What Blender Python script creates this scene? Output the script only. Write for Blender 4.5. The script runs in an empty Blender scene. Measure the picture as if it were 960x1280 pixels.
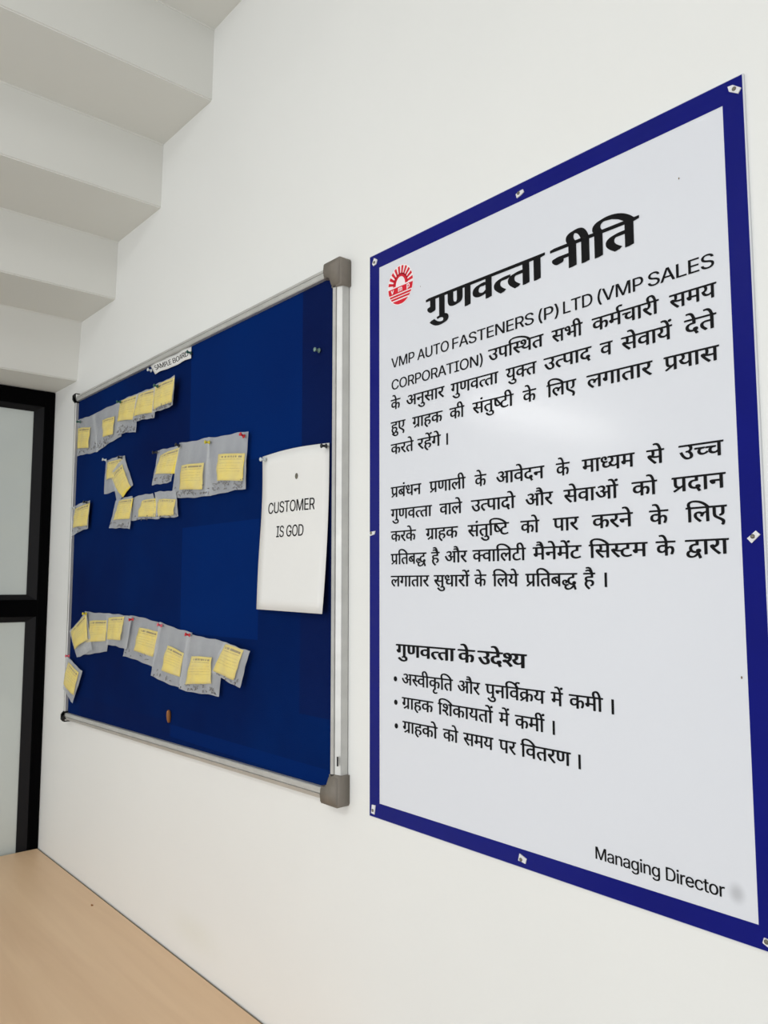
import bpy, bmesh, math, random
from mathutils import Vector, Matrix
from mathutils.geometry import tessellate_polygon
random.seed(7)
C = bpy.context.scene.collection
SC = bpy.context.scene

# ------------------------------------------------------------------ camera
FOCAL = 978.4                                   # pixels, for a 960 px wide frame
CAM = Vector((0.0, -0.82, 1.54))
RIGHT = Vector((0.6554, 0.7553, -0.0011)).normalized()
FWD = Vector((-0.7518, 0.6526, 0.0942)).normalized()
UP = RIGHT.cross(FWD).normalized()
cd = bpy.data.cameras.new('camera'); cam = bpy.data.objects.new('camera', cd); C.objects.link(cam)
cd.sensor_fit = 'HORIZONTAL'; cd.sensor_width = 36.0; cd.lens = FOCAL / 960 * 36.0
cd.clip_start = 0.01; cd.clip_end = 100
cam.matrix_world = Matrix(((RIGHT.x, UP.x, -FWD.x, CAM.x), (RIGHT.y, UP.y, -FWD.y, CAM.y), (RIGHT.z, UP.z, -FWD.z, CAM.z), (0, 0, 0, 1)))
SC.camera = cam

# ------------------------------------------------------------------ world, lights, exposure
w = bpy.data.worlds.new('sky'); SC.world = w; w.use_nodes = True
bg = w.node_tree.nodes['Background']; bg.inputs[0].default_value = (0.985, 0.99, 1.0, 1); bg.inputs[1].default_value = 0.54
def area(name, loc, target, sx, sy, power, col):
    l = bpy.data.lights.new(name, 'AREA'); l.shape = 'RECTANGLE'; l.size = sx; l.size_y = sy; l.energy = power; l.color = col
    o = bpy.data.objects.new(name, l); C.objects.link(o); o.location = loc
    o.rotation_euler = (Vector(target) - Vector(loc)).to_track_quat('-Z', 'Y').to_euler(); return o
area('daylight', (0.2, -3.9, 1.45), (-2.3, 0, 0.8), 2.4, 1.6, 54, (0.97, 0.985, 1.0))
area('ceiling_tubes', (-0.4, -2.3, 2.93), (-0.6, -1.9, 0.0), 1.3, 0.4, 18, (0.98, 0.99, 1.0))
SC.view_settings.view_transform = 'Standard'; SC.view_settings.look = 'None'; SC.view_settings.gamma = 1
SC.view_settings.use_curve_mapping = False; SC.view_settings.exposure = 0.0

# ------------------------------------------------------------------ helpers
def W(px, py, d=0.0):
    """Where the sight line through a photo pixel meets the plane d metres in front of the back wall (the wall is y = 0)."""
    t = RIGHT * ((px - 480) / FOCAL) - UP * ((py - 640) / FOCAL) + FWD
    t = t / t.y * (-CAM.y - d)
    return CAM + t
def onz(px, py, z):
    t = RIGHT * ((px - 480) / FOCAL) - UP * ((py - 640) / FOCAL) + FWD
    return CAM + t * ((z - CAM.z) / t.z)
def link(name, me, m, parent=None):
    o = bpy.data.objects.new(name, me); C.objects.link(o)
    for q in (m if isinstance(m, (list, tuple)) else [m]): me.materials.append(q)
    if parent is not None: o.parent = parent
    return o
def obj(name, bm, m, parent=None, smooth=False):
    bmesh.ops.recalc_face_normals(bm, faces=bm.faces[:])
    if smooth:
        for f in bm.faces: f.smooth = True
    me = bpy.data.meshes.new(name); bm.to_mesh(me); bm.free()
    return link(name, me, m, parent)
def empty(name, loc):
    o = bpy.data.objects.new(name, None); C.objects.link(o); o.location = loc; o.empty_display_size = .05; return o
def tag(o, label, cat, group=None, kind=None):
    o['label'] = label; o['category'] = cat
    if group: o['group'] = group
    if kind: o['kind'] = kind
    return o
def local(bm, root):
    bmesh.ops.translate(bm, verts=bm.verts[:], vec=-root.location); return bm
def box(bm, a, b, bev=0.0, seg=2):
    r = bmesh.ops.create_cube(bm, size=1.0); vs = r['verts']
    s = [b[i] - a[i] for i in range(3)]; c = [(a[i] + b[i]) / 2 for i in range(3)]
    for v in vs: v.co = Vector((v.co.x * s[0] + c[0], v.co.y * s[1] + c[1], v.co.z * s[2] + c[2]))
    if bev:
        es = list({e for v in vs for e in v.link_edges})
        bmesh.ops.bevel(bm, geom=es, offset=bev, segments=seg, affect='EDGES', profile=.5)
    return bm
def prism(bm, pts, y0, y1):
    """A polygon given as (x, z) points, extruded between two depths."""
    a = [bm.verts.new((x, y0, z)) for x, z in pts]; b = [bm.verts.new((x, y1, z)) for x, z in pts]; n = len(pts)
    bm.faces.new(a); bm.faces.new(b[::-1])
    for i in range(n): bm.faces.new((a[i], b[i], b[(i + 1) % n], a[(i + 1) % n]))
def lathe(bm, prof, seg=12, axis=None, origin=Vector((0, 0, 0))):
    """prof: (radius, height) pairs, turned about -y (out of the wall) or the given axis."""
    ax = (axis or Vector((0, -1, 0))).normalized()
    u = ax.orthogonal().normalized(); v = ax.cross(u)
    rings = []
    for r, h in prof:
        if r < 1e-6: rings.append([bm.verts.new(origin + ax * h)])
        else: rings.append([bm.verts.new(origin + ax * h + (u * math.cos(2 * math.pi * k / seg) + v * math.sin(2 * math.pi * k / seg)) * r) for k in range(seg)])
    for A, B in zip(rings, rings[1:]):
        for k in range(seg):
            k2 = (k + 1) % seg
            if len(A) == 1 and len(B) > 1: bm.faces.new((A[0], B[k2], B[k]))
            elif len(B) == 1 and len(A) > 1: bm.faces.new((A[k], A[k2], B[0]))
            elif len(A) > 1: bm.faces.new((A[k], A[k2], B[k2], B[k]))

# ------------------------------------------------------------------ materials
def lin(c):
    return tuple(((v / 255) / 12.92 if v / 255 <= .04045 else ((v / 255 + .055) / 1.055) ** 2.4) for v in c) + (1.0,)
def mat(name, col, rough=.6, spec=.3, metal=0.0, var=0.0, vscale=6.0, bump=0.0, bscale=80.0, coat=0.0, col2=None):
    m = bpy.data.materials.new(name); m.use_nodes = True; nt = m.node_tree; b = nt.nodes['Principled BSDF']
    b.inputs['Roughness'].default_value = rough; b.inputs['Specular IOR Level'].default_value = spec
    b.inputs['Metallic'].default_value = metal; b.inputs['Coat Weight'].default_value = coat; b.inputs['Coat Roughness'].default_value = .12
    c = lin(col); b.inputs['Base Color'].default_value = c
    tc = nt.nodes.new('ShaderNodeTexCoord')
    if var or col2:
        n = nt.nodes.new('ShaderNodeTexNoise'); n.inputs['Scale'].default_value = vscale; n.inputs['Detail'].default_value = 4
        nt.links.new(tc.outputs['Object'], n.inputs['Vector'])
        mr = nt.nodes.new('ShaderNodeMapRange'); mr.inputs[1].default_value = .3; mr.inputs[2].default_value = .7
        nt.links.new(n.outputs['Fac'], mr.inputs[0])
        mx = nt.nodes.new('ShaderNodeMix'); mx.data_type = 'RGBA'; mx.name = 'tone'
        d = lin(col2) if col2 else tuple(v * (1 - var) for v in c[:3]) + (1,)
        mx.inputs[6].default_value = c; mx.inputs[7].default_value = d
        nt.links.new(mr.outputs[0], mx.inputs[0]); nt.links.new(mx.outputs[2], b.inputs['Base Color'])
    if bump:
        n2 = nt.nodes.new('ShaderNodeTexNoise'); n2.inputs['Scale'].default_value = bscale; n2.inputs['Detail'].default_value = 3
        nt.links.new(tc.outputs['Object'], n2.inputs['Vector'])
        bp = nt.nodes.new('ShaderNodeBump'); bp.inputs['Strength'].default_value = bump; bp.inputs['Distance'].default_value = .002
        nt.links.new(n2.outputs['Fac'], bp.inputs['Height']); nt.links.new(bp.outputs[0], b.inputs['Normal'])
    return m
def spot_mask(nt, centre, radii, soft=.5):
    """1 inside an ellipsoid about centre (object space), fading out: for stains and patches."""
    tc = nt.nodes.new('ShaderNodeTexCoord'); mp = nt.nodes.new('ShaderNodeMapping'); mp.vector_type = 'TEXTURE'
    mp.inputs['Location'].default_value = centre; mp.inputs['Scale'].default_value = radii
    nt.links.new(tc.outputs['Object'], mp.inputs['Vector'])
    ln = nt.nodes.new('ShaderNodeVectorMath'); ln.operation = 'LENGTH'; nt.links.new(mp.outputs[0], ln.inputs[0])
    mr = nt.nodes.new('ShaderNodeMapRange'); mr.interpolation_type = 'SMOOTHSTEP'
    mr.inputs[1].default_value = 1.0; mr.inputs[2].default_value = soft; mr.inputs[3].default_value = 0; mr.inputs[4].default_value = 1
    nt.links.new(ln.outputs['Value'], mr.inputs[0]); return mr.outputs[0]
def tint(m, mask, col, amount=1.0):
    nt = m.node_tree; b = nt.nodes['Principled BSDF']; s = b.inputs['Base Color']
    mx = nt.nodes.new('ShaderNodeMix'); mx.data_type = 'RGBA'
    if s.is_linked: nt.links.new(s.links[0].from_socket, mx.inputs[6])
    else: mx.inputs[6].default_value = s.default_value
    mx.inputs[7].default_value = lin(col)
    mu = nt.nodes.new('ShaderNodeMath'); mu.operation = 'MULTIPLY'; mu.inputs[1].default_value = amount
    nt.links.new(mask, mu.inputs[0]); nt.links.new(mu.outputs[0], mx.inputs[0]); nt.links.new(mx.outputs[2], s)

M = {}
M['wall'] = mat('wall_paint', (234, 235, 233), .55, .25, var=.025, vscale=2.5, bump=.12, bscale=35)
M['ceil'] = mat('ceiling_paint', (225, 225, 220), .7, .2, var=.03, vscale=2, bump=.1, bscale=25)
M['floor'] = mat('floor_tile', (190, 184, 172), .3, .4, var=.05, vscale=3)
M['sign'] = mat('sign_white', (221, 224, 231), .15, .38)
M['blue'] = mat('sign_blue', (4, 14, 118), .15, .2, var=.12, vscale=9)
M['ink'] = mat('black_print', (14, 14, 17), .45, .12)
M['red'] = mat('red_print', (214, 14, 42), .35, .3)
M['logowhite'] = mat('emblem_white', (244, 236, 238), .35, .3)
M['felt'] = mat('blue_felt', (4, 21, 70), .95, .05, vscale=2.0, col2=(0, 36, 96), bump=.35, bscale=900)
M['alu'] = mat('brushed_aluminium', (205, 205, 202), .48, .5, metal=.5, var=.12, vscale=30)
M['cap'] = mat('grey_plastic', (128, 121, 112), .5, .35, var=.12, vscale=60)
M['darkcap'] = mat('dark_plastic', (28, 30, 32), .55, .3)
M['paper'] = mat('white_paper', (232, 232, 230), .8, .15, var=.02, vscale=12)
M['frame'] = mat('black_aluminium', (3, 3, 4), .55, .03)
M['bead'] = mat('dark_bead', (24, 24, 26), .5, .12)
M['glass'] = mat('frosted_glass', (206, 213, 210), .16, .5, var=.05, vscale=1.2)
M['wood'] = mat('wood_laminate', (206, 172, 136), .42, .35)
M['edge'] = mat('desk_edge', (120, 104, 84), .6, .3)
M['steel'] = mat('dark_steel', (108, 104, 104), .45, .4, metal=.3)
M['tab'] = mat('tab_white', (226, 226, 228), .45, .4)
M['nail'] = mat('nail_steel', (120, 116, 104), .4, .5, metal=.7)
M['peg'] = mat('brown_peg', (142, 92, 52), .6, .3)
M['lamp_body'] = mat('lamp_white', (235, 235, 235), .4, .3)
for n, c in dict(black=(22, 26, 30), green=(24, 84, 74), red=(204, 36, 44), pink=(222, 92, 110), yellow=(206, 190, 40), clear=(206, 214, 218), dull=(112, 140, 132)).items():
    M['pin_' + n] = mat('pin_plastic_' + n, c, .3, .5)
# soft stains on the paint
tint(M['wall'], spot_mask(M['wall'].node_tree, (-1.55, 0, .82), (.16, .3, .05), 0.0), (222, 222, 208), .3)
# wood grain
nt = M['wood'].node_tree; b = nt.nodes['Principled BSDF']; tc = nt.nodes.new('ShaderNodeTexCoord'); mp = nt.nodes.new('ShaderNodeMapping')
mp.inputs['Scale'].default_value = (1.6, 26, 26); nt.links.new(tc.outputs['Object'], mp.inputs['Vector'])
n = nt.nodes.new('ShaderNodeTexNoise'); n.inputs['Scale'].default_value = 1.0; n.inputs['Detail'].default_value = 5; n.inputs['Distortion'].default_value = .6
nt.links.new(mp.outputs[0], n.inputs['Vector']); cr = nt.nodes.new('ShaderNodeValToRGB')
cr.color_ramp.elements[0].position = .25; cr.color_ramp.elements[0].color = lin((222, 188, 152))
cr.color_ramp.elements[1].position = .75; cr.color_ramp.elements[1].color = lin((232, 200, 164))
nt.links.new(n.outputs['Fac'], cr.inputs[0]); nt.links.new(cr.outputs[0], b.inputs['Base Color'])
def film(name, alpha, col):
    """Frosted polythene film: part clear, part milky."""
    m = bpy.data.materials.new(name); m.use_nodes = True; nt = m.node_tree; b = nt.nodes['Principled BSDF']
    b.inputs['Base Color'].default_value = lin(col); b.inputs['Roughness'].default_value = .32; b.inputs['Specular IOR Level'].default_value = .6
    tr = nt.nodes.new('ShaderNodeBsdfTransparent'); mx = nt.nodes.new('ShaderNodeMixShader')
    tc = nt.nodes.new('ShaderNodeTexCoord'); n = nt.nodes.new('ShaderNodeTexNoise'); n.inputs['Scale'].default_value = 26
    nt.links.new(tc.outputs['Object'], n.inputs['Vector'])
    mr = nt.nodes.new('ShaderNodeMapRange'); mr.inputs[1].default_value = .3; mr.inputs[2].default_value = .7
    mr.inputs[3].default_value = alpha - .05; mr.inputs[4].default_value = alpha + .07
    nt.links.new(n.outputs['Fac'], mr.inputs[0]); nt.links.new(mr.outputs[0], mx.inputs[0])
    nt.links.new(tr.outputs[0], mx.inputs[1]); nt.links.new(b.outputs[0], mx.inputs[2])
    nt.links.new(mx.outputs[0], nt.nodes['Material Output'].inputs['Surface']); return m
M['film_front'] = film('frosted_film_front', .2, (222, 224, 224))
M['film_back'] = film('frosted_film_back', .54, (206, 210, 216))
# yellow label card with a faint printed header and lines (laid out on the card's own UV)
def card_mat():
    m = mat('yellow_card', (240, 220, 104), .75, .2, vscale=40, col2=(236, 210, 90)); nt = m.node_tree
    uv = nt.nodes.new('ShaderNodeUVMap'); uv.uv_map = 'UV'; sp = nt.nodes.new('ShaderNodeSeparateXYZ'); nt.links.new(uv.outputs[0], sp.inputs[0])
    oi = nt.nodes.new('ShaderNodeObjectInfo')
    def band(lo, hi, sc, thr):
        a = nt.nodes.new('ShaderNodeMath'); a.operation = 'COMPARE'; a.inputs[1].default_value = (lo + hi) / 2; a.inputs[2].default_value = (hi - lo) / 2
        nt.links.new(sp.outputs[1], a.inputs[0])
        cb = nt.nodes.new('ShaderNodeCombineXYZ'); mu = nt.nodes.new('ShaderNodeMath'); mu.operation = 'MULTIPLY'; mu.inputs[1].default_value = sc
        nt.links.new(sp.outputs[0], mu.inputs[0]); nt.links.new(mu.outputs[0], cb.inputs[0]); nt.links.new(oi.outputs['Random'], cb.inputs[2]); cb.inputs[1].default_value = lo * 30
        nz = nt.nodes.new('ShaderNodeTexNoise'); nz.inputs['Scale'].default_value = 1; nz.inputs['Detail'].default_value = 2; nt.links.new(cb.outputs[0], nz.inputs['Vector'])
        g = nt.nodes.new('ShaderNodeMath'); g.operation = 'GREATER_THAN'; g.inputs[1].default_value = thr; nt.links.new(nz.outputs['Fac'], g.inputs[0])
        x = nt.nodes.new('ShaderNodeMath'); x.operation = 'MULTIPLY'; nt.links.new(a.outputs[0], x.inputs[0]); nt.links.new(g.outputs[0], x.inputs[1])
        e = nt.nodes.new('ShaderNodeMath'); e.operation = 'COMPARE'; e.inputs[1].default_value = .5; e.inputs[2].default_value = .42; nt.links.new(sp.outputs[0], e.inputs[0])
        y = nt.nodes.new('ShaderNodeMath'); y.operation = 'MULTIPLY'; nt.links.new(x.outputs[0], y.inputs[0]); nt.links.new(e.outputs[0], y.inputs[1]); return y.outputs[0]
    tint(m, band(.85, .92, 22, .42), (96, 74, 52), .75)
    tint(m, band(.775, .805, 30, .40), (120, 98, 66), .45)
    for v in (.64, .54, .44, .34): tint(m, band(v, v + .02, 26, .46), (130, 106, 66), .38)
    return m
M['card'] = card_mat()
# ------------------------------------------------------------------ letter outlines (1000 units to the em)
GLYPHS = {
 'd27': ['208,551 208,234 207,218 202,204 196,193 186,185 174,180 160,178 143,180 125,187 106,199 89,214 74,231 60,250 49,270 43,289 41,308 43,322 47,335 54,345 66,353 82,357 102,359 127,359 127,551 0,551 0,622 578,622 578,551 474,551 474,0 393,0 393,551'],
 'd69': ['-248,-12 -212,1 -174,8 -136,11 -90,7 -51,-6 -20,-28 4,-56 17,-90 22,-129 17,-167 1,-201 -24,-229 -60,-251 -104,-264 -157,-268 -219,-263 -275,-248 -324,-222 -370,-188 -414,-147 -455,-100 -394,-57 -368,-87 -344,-113 -320,-136 -296,-155 -271,-170 -246,-182 -218,-190 -189,-194 -157,-196 -98,-188 -63,-163 -51,-122 -54,-102 -62,-86 -76,-73 -93,-64 -111,-59 -131,-57 -148,-58 -165,-59 -180,-62 -194,-67 -208,-72 -222,-79'],
 'd39': ['634,551 634,0 553,0 553,551 420,551 420,321 419,294 416,271 412,250 405,231 396,214 385,198 370,183 352,170 331,160 307,152 281,148 251,146 194,153 149,172 114,205 104,222 95,241 88,263 83,288 80,318 79,352 79,551 0,551 0,622 737,622 737,551', '249,217 280,221 304,231 321,249 328,261 332,274 336,288 337,305 339,327 339,353 339,551 160,551 160,353 160,329 162,308 164,291 167,276 172,263 178,251 186,241 195,233 206,226 218,221 232,218'],
 'd57': ['571,551 467,551 467,0 387,0 387,165 368,153 347,143 324,132 297,124 267,120 233,118 198,120 166,127 137,139 111,155 89,174 70,198 57,224 49,254 46,286 52,339 72,383 104,418 146,444 196,459 255,464 264,464 275,463 288,462 300,461 313,460 326,459 337,458 346,456 354,454 349,381 336,384 321,386 306,388 290,390 274,391 259,391 221,388 188,379 162,364 143,343 131,318 127,287 131,256 141,231 158,212 181,199 206,191 235,188 268,191 298,198 324,210 348,226 369,242 387,260 387,551 0,551 0,622 571,622'],
 'd198': ['0,622 363,622 363,551 0,551', '45,242 46,265 51,286 58,305 68,323 80,338 93,351 114,366 137,378 163,388 193,394 230,398 272,399 380,399 380,328 291,328 254,327 223,325 200,322 180,317 164,309 150,299 137,284 129,263 126,237 130,205 142,173 163,142 191,111 227,77 271,40 217,-12 187,15 159,41 132,68 107,95 86,123 68,151 55,180 48,211'],
 'd40': ['481,551 481,0 400,0 400,328 291,328 254,327 223,325 200,322 180,317 164,309 150,299 137,284 129,263 126,237 130,205 142,173 163,142 191,111 227,77 271,40 217,-12 187,15 159,41 132,68 107,95 86,123 68,151 55,180 48,211 45,242 46,265 51,286 58,305 68,323 80,338 93,351 114,366 137,378 163,388 193,394 230,398 272,399 400,399 400,551 0,551 0,622 584,622 584,551'],
 'd66': ['170,551 170,0 89,0 89,551 0,551 0,622 273,622 273,551'],
 'd44': ['0,622 569,622 569,551 466,551 466,0 385,0 385,298 204,298 204,244 202,227 198,213 190,202 180,194 167,190 153,188 137,190 120,197 102,209 85,224 70,241 56,260 45,280 39,299 37,318 38,332 43,345 50,355 62,363 78,367 98,369 385,369 385,551 0,551'],
 'd68': ['-185,615 -195,638 -204,660 -211,682 -216,704 -219,726 -220,748 -215,789 -201,824 -178,854 -146,878 -107,891 -61,896 -23,893 10,883 39,868 64,845 87,815 108,778 127,734 145,682 163,622 273,622 273,551 170,551 170,0 89,0 89,551 0,551 0,622 87,622 68,685 49,736 28,776 5,803 -23,820 -57,825 -82,822 -102,814 -118,800 -130,782 -137,760 -139,733 -138,711 -135,691 -129,672 -122,653 -114,634 -105,615'],
 'd608': ['89,551 0,551 0,622 80,622 72,637 66,652 60,668 56,685 54,704 53,723 60,772 80,814 114,849 159,875 214,891 277,896 344,892 408,880 468,861 525,835 578,802 628,763 674,719 717,669 756,615 671,615 554,731 429,801 297,824 249,821 209,811 177,794 153,772 139,745 134,712 135,693 138,676 144,661 150,647 157,634 165,622 273,622 273,551 170,551 170,0 89,0'],
 'iV': ['293,0 25,728 123,728 277,296 286,268 297,235 310,197 324,152 339,101 356,44 338,44 355,103 370,154 384,198 396,236 407,269 416,296 566,728 665,728 400,0'],
 'iM': ['88,0 88,728 220,728 399,269 403,257 408,243 413,228 419,212 425,194 430,176 436,157 442,138 448,119 453,101 458,84 462,67 442,67 447,83 452,100 457,117 463,136 468,155 474,174 480,192 486,210 492,227 497,243 502,257 506,269 683,728 815,728 815,0 724,0 724,416 724,431 724,448 724,467 725,486 725,507 725,527 726,549 726,570 727,592 727,613 728,635 728,655 736,655 729,633 722,610 714,587 707,564 699,541 692,519 684,498 678,478 671,460 665,443 659,428 654,416 492,0 411,0 246,416 241,428 236,442 230,459 224,477 217,496 210,517 202,539 195,561 187,584 179,608 171,632 163,655 172,655 172,637 173,617 174,596 174,575 174,554 175,532 175,511 175,490 176,469 176,450 176,432 176,416 176,0'],
 'iP': ['88,0 88,728 337,728 390,724 437,714 477,697 510,674 537,646 558,613 573,577 582,538 585,496 582,454 573,415 558,378 537,346 510,318 477,294 437,277 391,267 337,263 181,263 181,0', '181,345 333,345 369,347 400,354 426,365 447,379 464,397 477,419 486,443 491,468 493,496 491,524 486,549 477,573 464,594 447,612 426,626 399,637 368,644 332,646 181,646'],
 'iA': ['25,0 290,728 397,728 665,0 567,0 413,432 403,461 392,494 380,531 366,575 351,626 334,684 352,684 335,625 320,574 306,530 294,492 283,459 274,432 124,0', '158,203 158,284 532,284 532,203'],
 'iU': ['373,-12 318,-8 268,3 222,22 183,47 150,78 123,114 104,155 92,200 88,248 88,728 181,728 181,255 183,221 191,190 204,162 222,137 244,115 270,98 301,85 335,77 373,74 410,77 444,85 475,98 501,115 523,137 541,162 553,190 561,221 563,255 563,728 656,728 656,248 652,200 641,155 621,114 594,78 562,47 522,22 477,3 427,-8'],
 'iT': ['48,646 48,728 598,728 598,646 370,646 370,0 277,0 277,646'],
 'iO': ['383,-10 323,-5 267,10 217,35 171,70 133,113 102,164 78,224 64,290 60,363 64,437 78,503 102,563 133,614 171,657 217,692 267,717 323,732 383,737 443,732 498,717 549,692 594,657 632,614 663,563 687,503 700,437 705,363 700,290 687,224 663,164 632,113 594,70 549,35 498,10 443,-5', '383,76 425,80 464,91 500,109 533,135 561,167 584,206 601,252 611,305 615,363 611,422 601,475 584,521 561,561 533,593 500,618 464,637 425,648 383,651 341,648 301,637 265,618 232,593 204,560 181,521 164,475 153,422 150,363 153,305 164,252 181,207 204,167 232,135 265,109 301,91 341,80'],
 'iF': ['88,0 88,728 528,728 528,646 181,646 181,396 495,396 495,314 181,314 181,0'],
 'iS': ['321,-13 271,-10 225,-1 184,13 149,32 118,56 94,84 75,116 63,151 57,190 152,190 157,165 166,142 180,123 197,107 218,93 241,83 266,76 293,72 321,70 353,72 382,77 409,86 434,99 455,114 472,132 484,152 492,175 495,200 492,222 486,241 475,257 460,271 443,283 422,293 400,302 376,310 351,318 263,343 208,362 163,386 126,414 99,448 83,487 77,533 81,572 92,608 110,640 135,669 165,693 200,712 239,726 282,734 327,737 373,734 415,726 454,712 488,693 517,670 541,643 559,612 571,579 575,544 484,544 476,577 459,604 434,626 402,642 365,652 324,655 294,654 267,648 242,640 220,628 202,614 187,598 176,579 170,559 167,537 170,513 178,493 191,476 208,462 227,449 247,440 268,432 288,425 306,419 379,399 399,394 421,386 444,378 467,368 489,356 511,342 531,325 549,306 564,284 576,259 583,230 585,198 582,160 571,124 554,91 530,61 500,36 464,15 422,0 374,-10'],
 'iE': ['88,0 88,728 531,728 531,646 181,646 181,408 507,408 507,326 181,326 181,82 536,82 536,0'],
 'iN': ['88,0 88,728 197,728 493,262 502,249 511,234 521,216 533,196 545,175 557,152 570,128 583,102 595,76 582,76 579,103 577,130 576,156 575,181 574,204 573,227 573,247 573,265 573,281 573,728 666,728 666,0 555,0 292,414 279,433 267,453 255,473 242,495 228,519 213,546 197,576 177,610 155,649 172,649 174,614 175,580 177,549 178,520 179,493 180,469 181,448 181,430 181,415 181,0'],
 'iR': ['88,0 88,728 337,728 390,724 437,715 477,698 510,677 537,650 558,619 573,583 582,545 585,503 582,461 573,423 558,388 537,357 510,331 477,310 437,295 391,285 337,282 181,282 181,0', '181,365 333,365 369,367 400,372 426,382 447,394 464,410 477,429 486,451 491,476 493,503 491,531 486,556 477,578 464,598 447,615 425,628 399,638 368,644 332,646 181,646', '506,0 330,328 435,328 613,0'],
 'i(': ['125,296 126,350 132,406 141,463 153,521 168,577 186,631 205,683 227,730 250,772 336,772 312,720 290,667 271,612 254,557 240,503 229,448 220,396 215,345 214,296 215,253 220,209 227,165 237,120 250,73 267,25 287,-26 310,-80 336,-136 250,-136 212,-65 181,7 156,80 139,153 128,225'],
 'i)': ['55,-136 82,-78 105,-24 125,28 141,76 154,123 164,168 171,212 175,254 177,296 175,345 170,396 162,448 151,503 137,557 120,612 101,667 79,720 55,772 140,772 164,730 185,683 205,631 223,576 238,520 250,463 259,406 264,350 266,296 263,224 252,151 234,78 209,5 178,-66 140,-136'],
 'iL': ['88,0 88,728 181,728 181,82 518,82 518,0'],
 'iD': ['315,0 139,0 139,82 309,82 365,86 414,97 456,116 492,142 521,174 543,213 559,258 569,309 572,365 569,421 560,471 544,515 522,554 493,586 459,612 418,631 371,642 318,646 135,646 135,728 324,728 392,723 452,708 506,684 552,651 591,609 622,559 644,502 658,437 662,365 658,293 644,228 622,170 590,119 551,77 503,44 448,20 385,5', '181,728 181,0 88,0 88,728'],
 'iC': ['382,-10 322,-5 267,10 216,35 171,70 133,113 101,164 78,224 64,290 60,363 64,437 78,503 101,563 133,614 171,657 216,692 267,717 322,732 382,737 418,736 453,730 487,721 518,709 548,693 575,674 599,652 621,627 640,599 655,568 667,535 676,499 583,499 577,523 568,545 556,564 543,582 528,598 510,612 492,624 472,634 451,642 429,647 406,650 382,651 340,648 301,637 264,618 231,593 204,560 181,521 164,475 153,422 150,363 153,305 164,252 181,206 204,167 232,135 265,109 301,91 340,80 382,76 406,77 429,81 451,86 472,94 492,104 510,115 528,129 543,145 556,163 568,183 577,205 583,229 676,229 668,193 656,160 640,129 622,102 600,76 575,54 548,35 519,19 487,7 454,-2 419,-8'],
 'iI': ['45,0 45,82 174,82 174,646 45,646 45,728 396,728 396,646 267,646 267,82 396,82 396,0'],
 'd13': ['0,622 563,622 563,551 453,551 471,524 481,495 485,464 476,409 450,364 406,328 429,306 451,281 470,254 486,223 496,190 499,152 497,120 489,92 476,68 460,47 439,30 415,17 388,8 359,2 328,0 291,3 254,14 220,30 186,55 153,88 120,130 89,181 59,242 29,313 100,338 119,288 140,242 162,200 184,164 209,133 234,108 262,89 290,78 320,74 346,76 368,82 388,92 402,108 411,131 414,160 412,187 404,212 392,236 375,258 354,280 329,301 308,298 287,295 264,294 259,364 304,368 341,376 368,390 388,409 400,433 404,463 402,482 397,500 389,516 378,529 365,541 351,551 0,551'],
 'd46': ['479,551 479,0 398,0 398,191 378,179 357,168 335,159 311,152 284,147 254,146 228,148 204,152 182,160 161,169 143,181 128,194 113,213 100,234 91,258 84,285 80,318 79,358 79,551 0,551 0,622 583,622 583,551', '398,551 160,551 160,369 160,344 161,322 163,304 165,289 169,276 172,266 177,256 183,248 190,240 208,227 233,220 263,217 289,219 314,225 338,236 360,249 380,264 398,280'],
 'd604': ['89,551 0,551 0,622 80,622 72,637 66,652 60,668 56,685 54,704 53,725 62,776 91,818 138,852 202,876 281,891 376,896 496,892 609,880 712,859 808,831 897,798 978,758 1052,714 1118,666 1177,615 1076,615 979,677 875,729 766,770 652,800 533,818 408,824 323,821 254,812 202,797 164,775 142,744 134,705 135,689 138,674 143,660 149,646 156,633 164,622 273,622 273,551 170,551 170,0 89,0'],
 'd215': ['369,322 389,322 408,323 425,324 442,326 460,329 478,332 486,260 469,257 452,255 435,253 417,252 399,251 380,251 352,252 322,254 292,258 262,264 236,270 212,277 198,269 183,261 167,253 196,218 228,182 264,146 301,110 340,75 380,42 326,-12 289,21 254,54 220,87 189,120 160,151 133,181 109,209 89,234 73,256 60,275 51,292 46,305 42,317 41,329 40,340 42,352 47,364 55,376 67,385 83,391 104,393 120,392 134,388 148,382 159,373 171,362 181,350 194,364 203,380 210,398 214,418 216,438 217,458 217,477 215,495 212,512 209,527 205,540 201,551 0,551 0,622 403,622 403,551 281,551 285,539 289,526 293,511 296,495 297,477 298,458 297,431 294,407 288,385 281,365 272,348 262,333 297,327 333,323'],
 'd41': ['553,551 553,0 472,0 472,180 451,168 428,157 403,146 375,138 343,134 308,132 254,137 206,154 164,180 128,218 101,265 83,322 140,337 185,356 216,378 238,403 251,433 255,467 252,498 245,523 232,542 214,557 194,565 171,568 155,567 142,563 130,556 121,547 116,535 114,521 123,492 150,472 195,461 187,391 147,399 112,413 84,430 63,454 50,483 46,519 50,553 62,581 82,604 109,619 138,629 172,632 199,630 225,624 250,614 274,601 294,583 312,561 325,535 333,504 336,469 332,423 318,383 296,349 266,320 228,295 182,274 198,252 215,234 234,220 256,211 282,205 314,203 347,205 377,212 403,223 427,238 450,255 472,275 472,551 390,551 390,622 656,622 656,551'],
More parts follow.
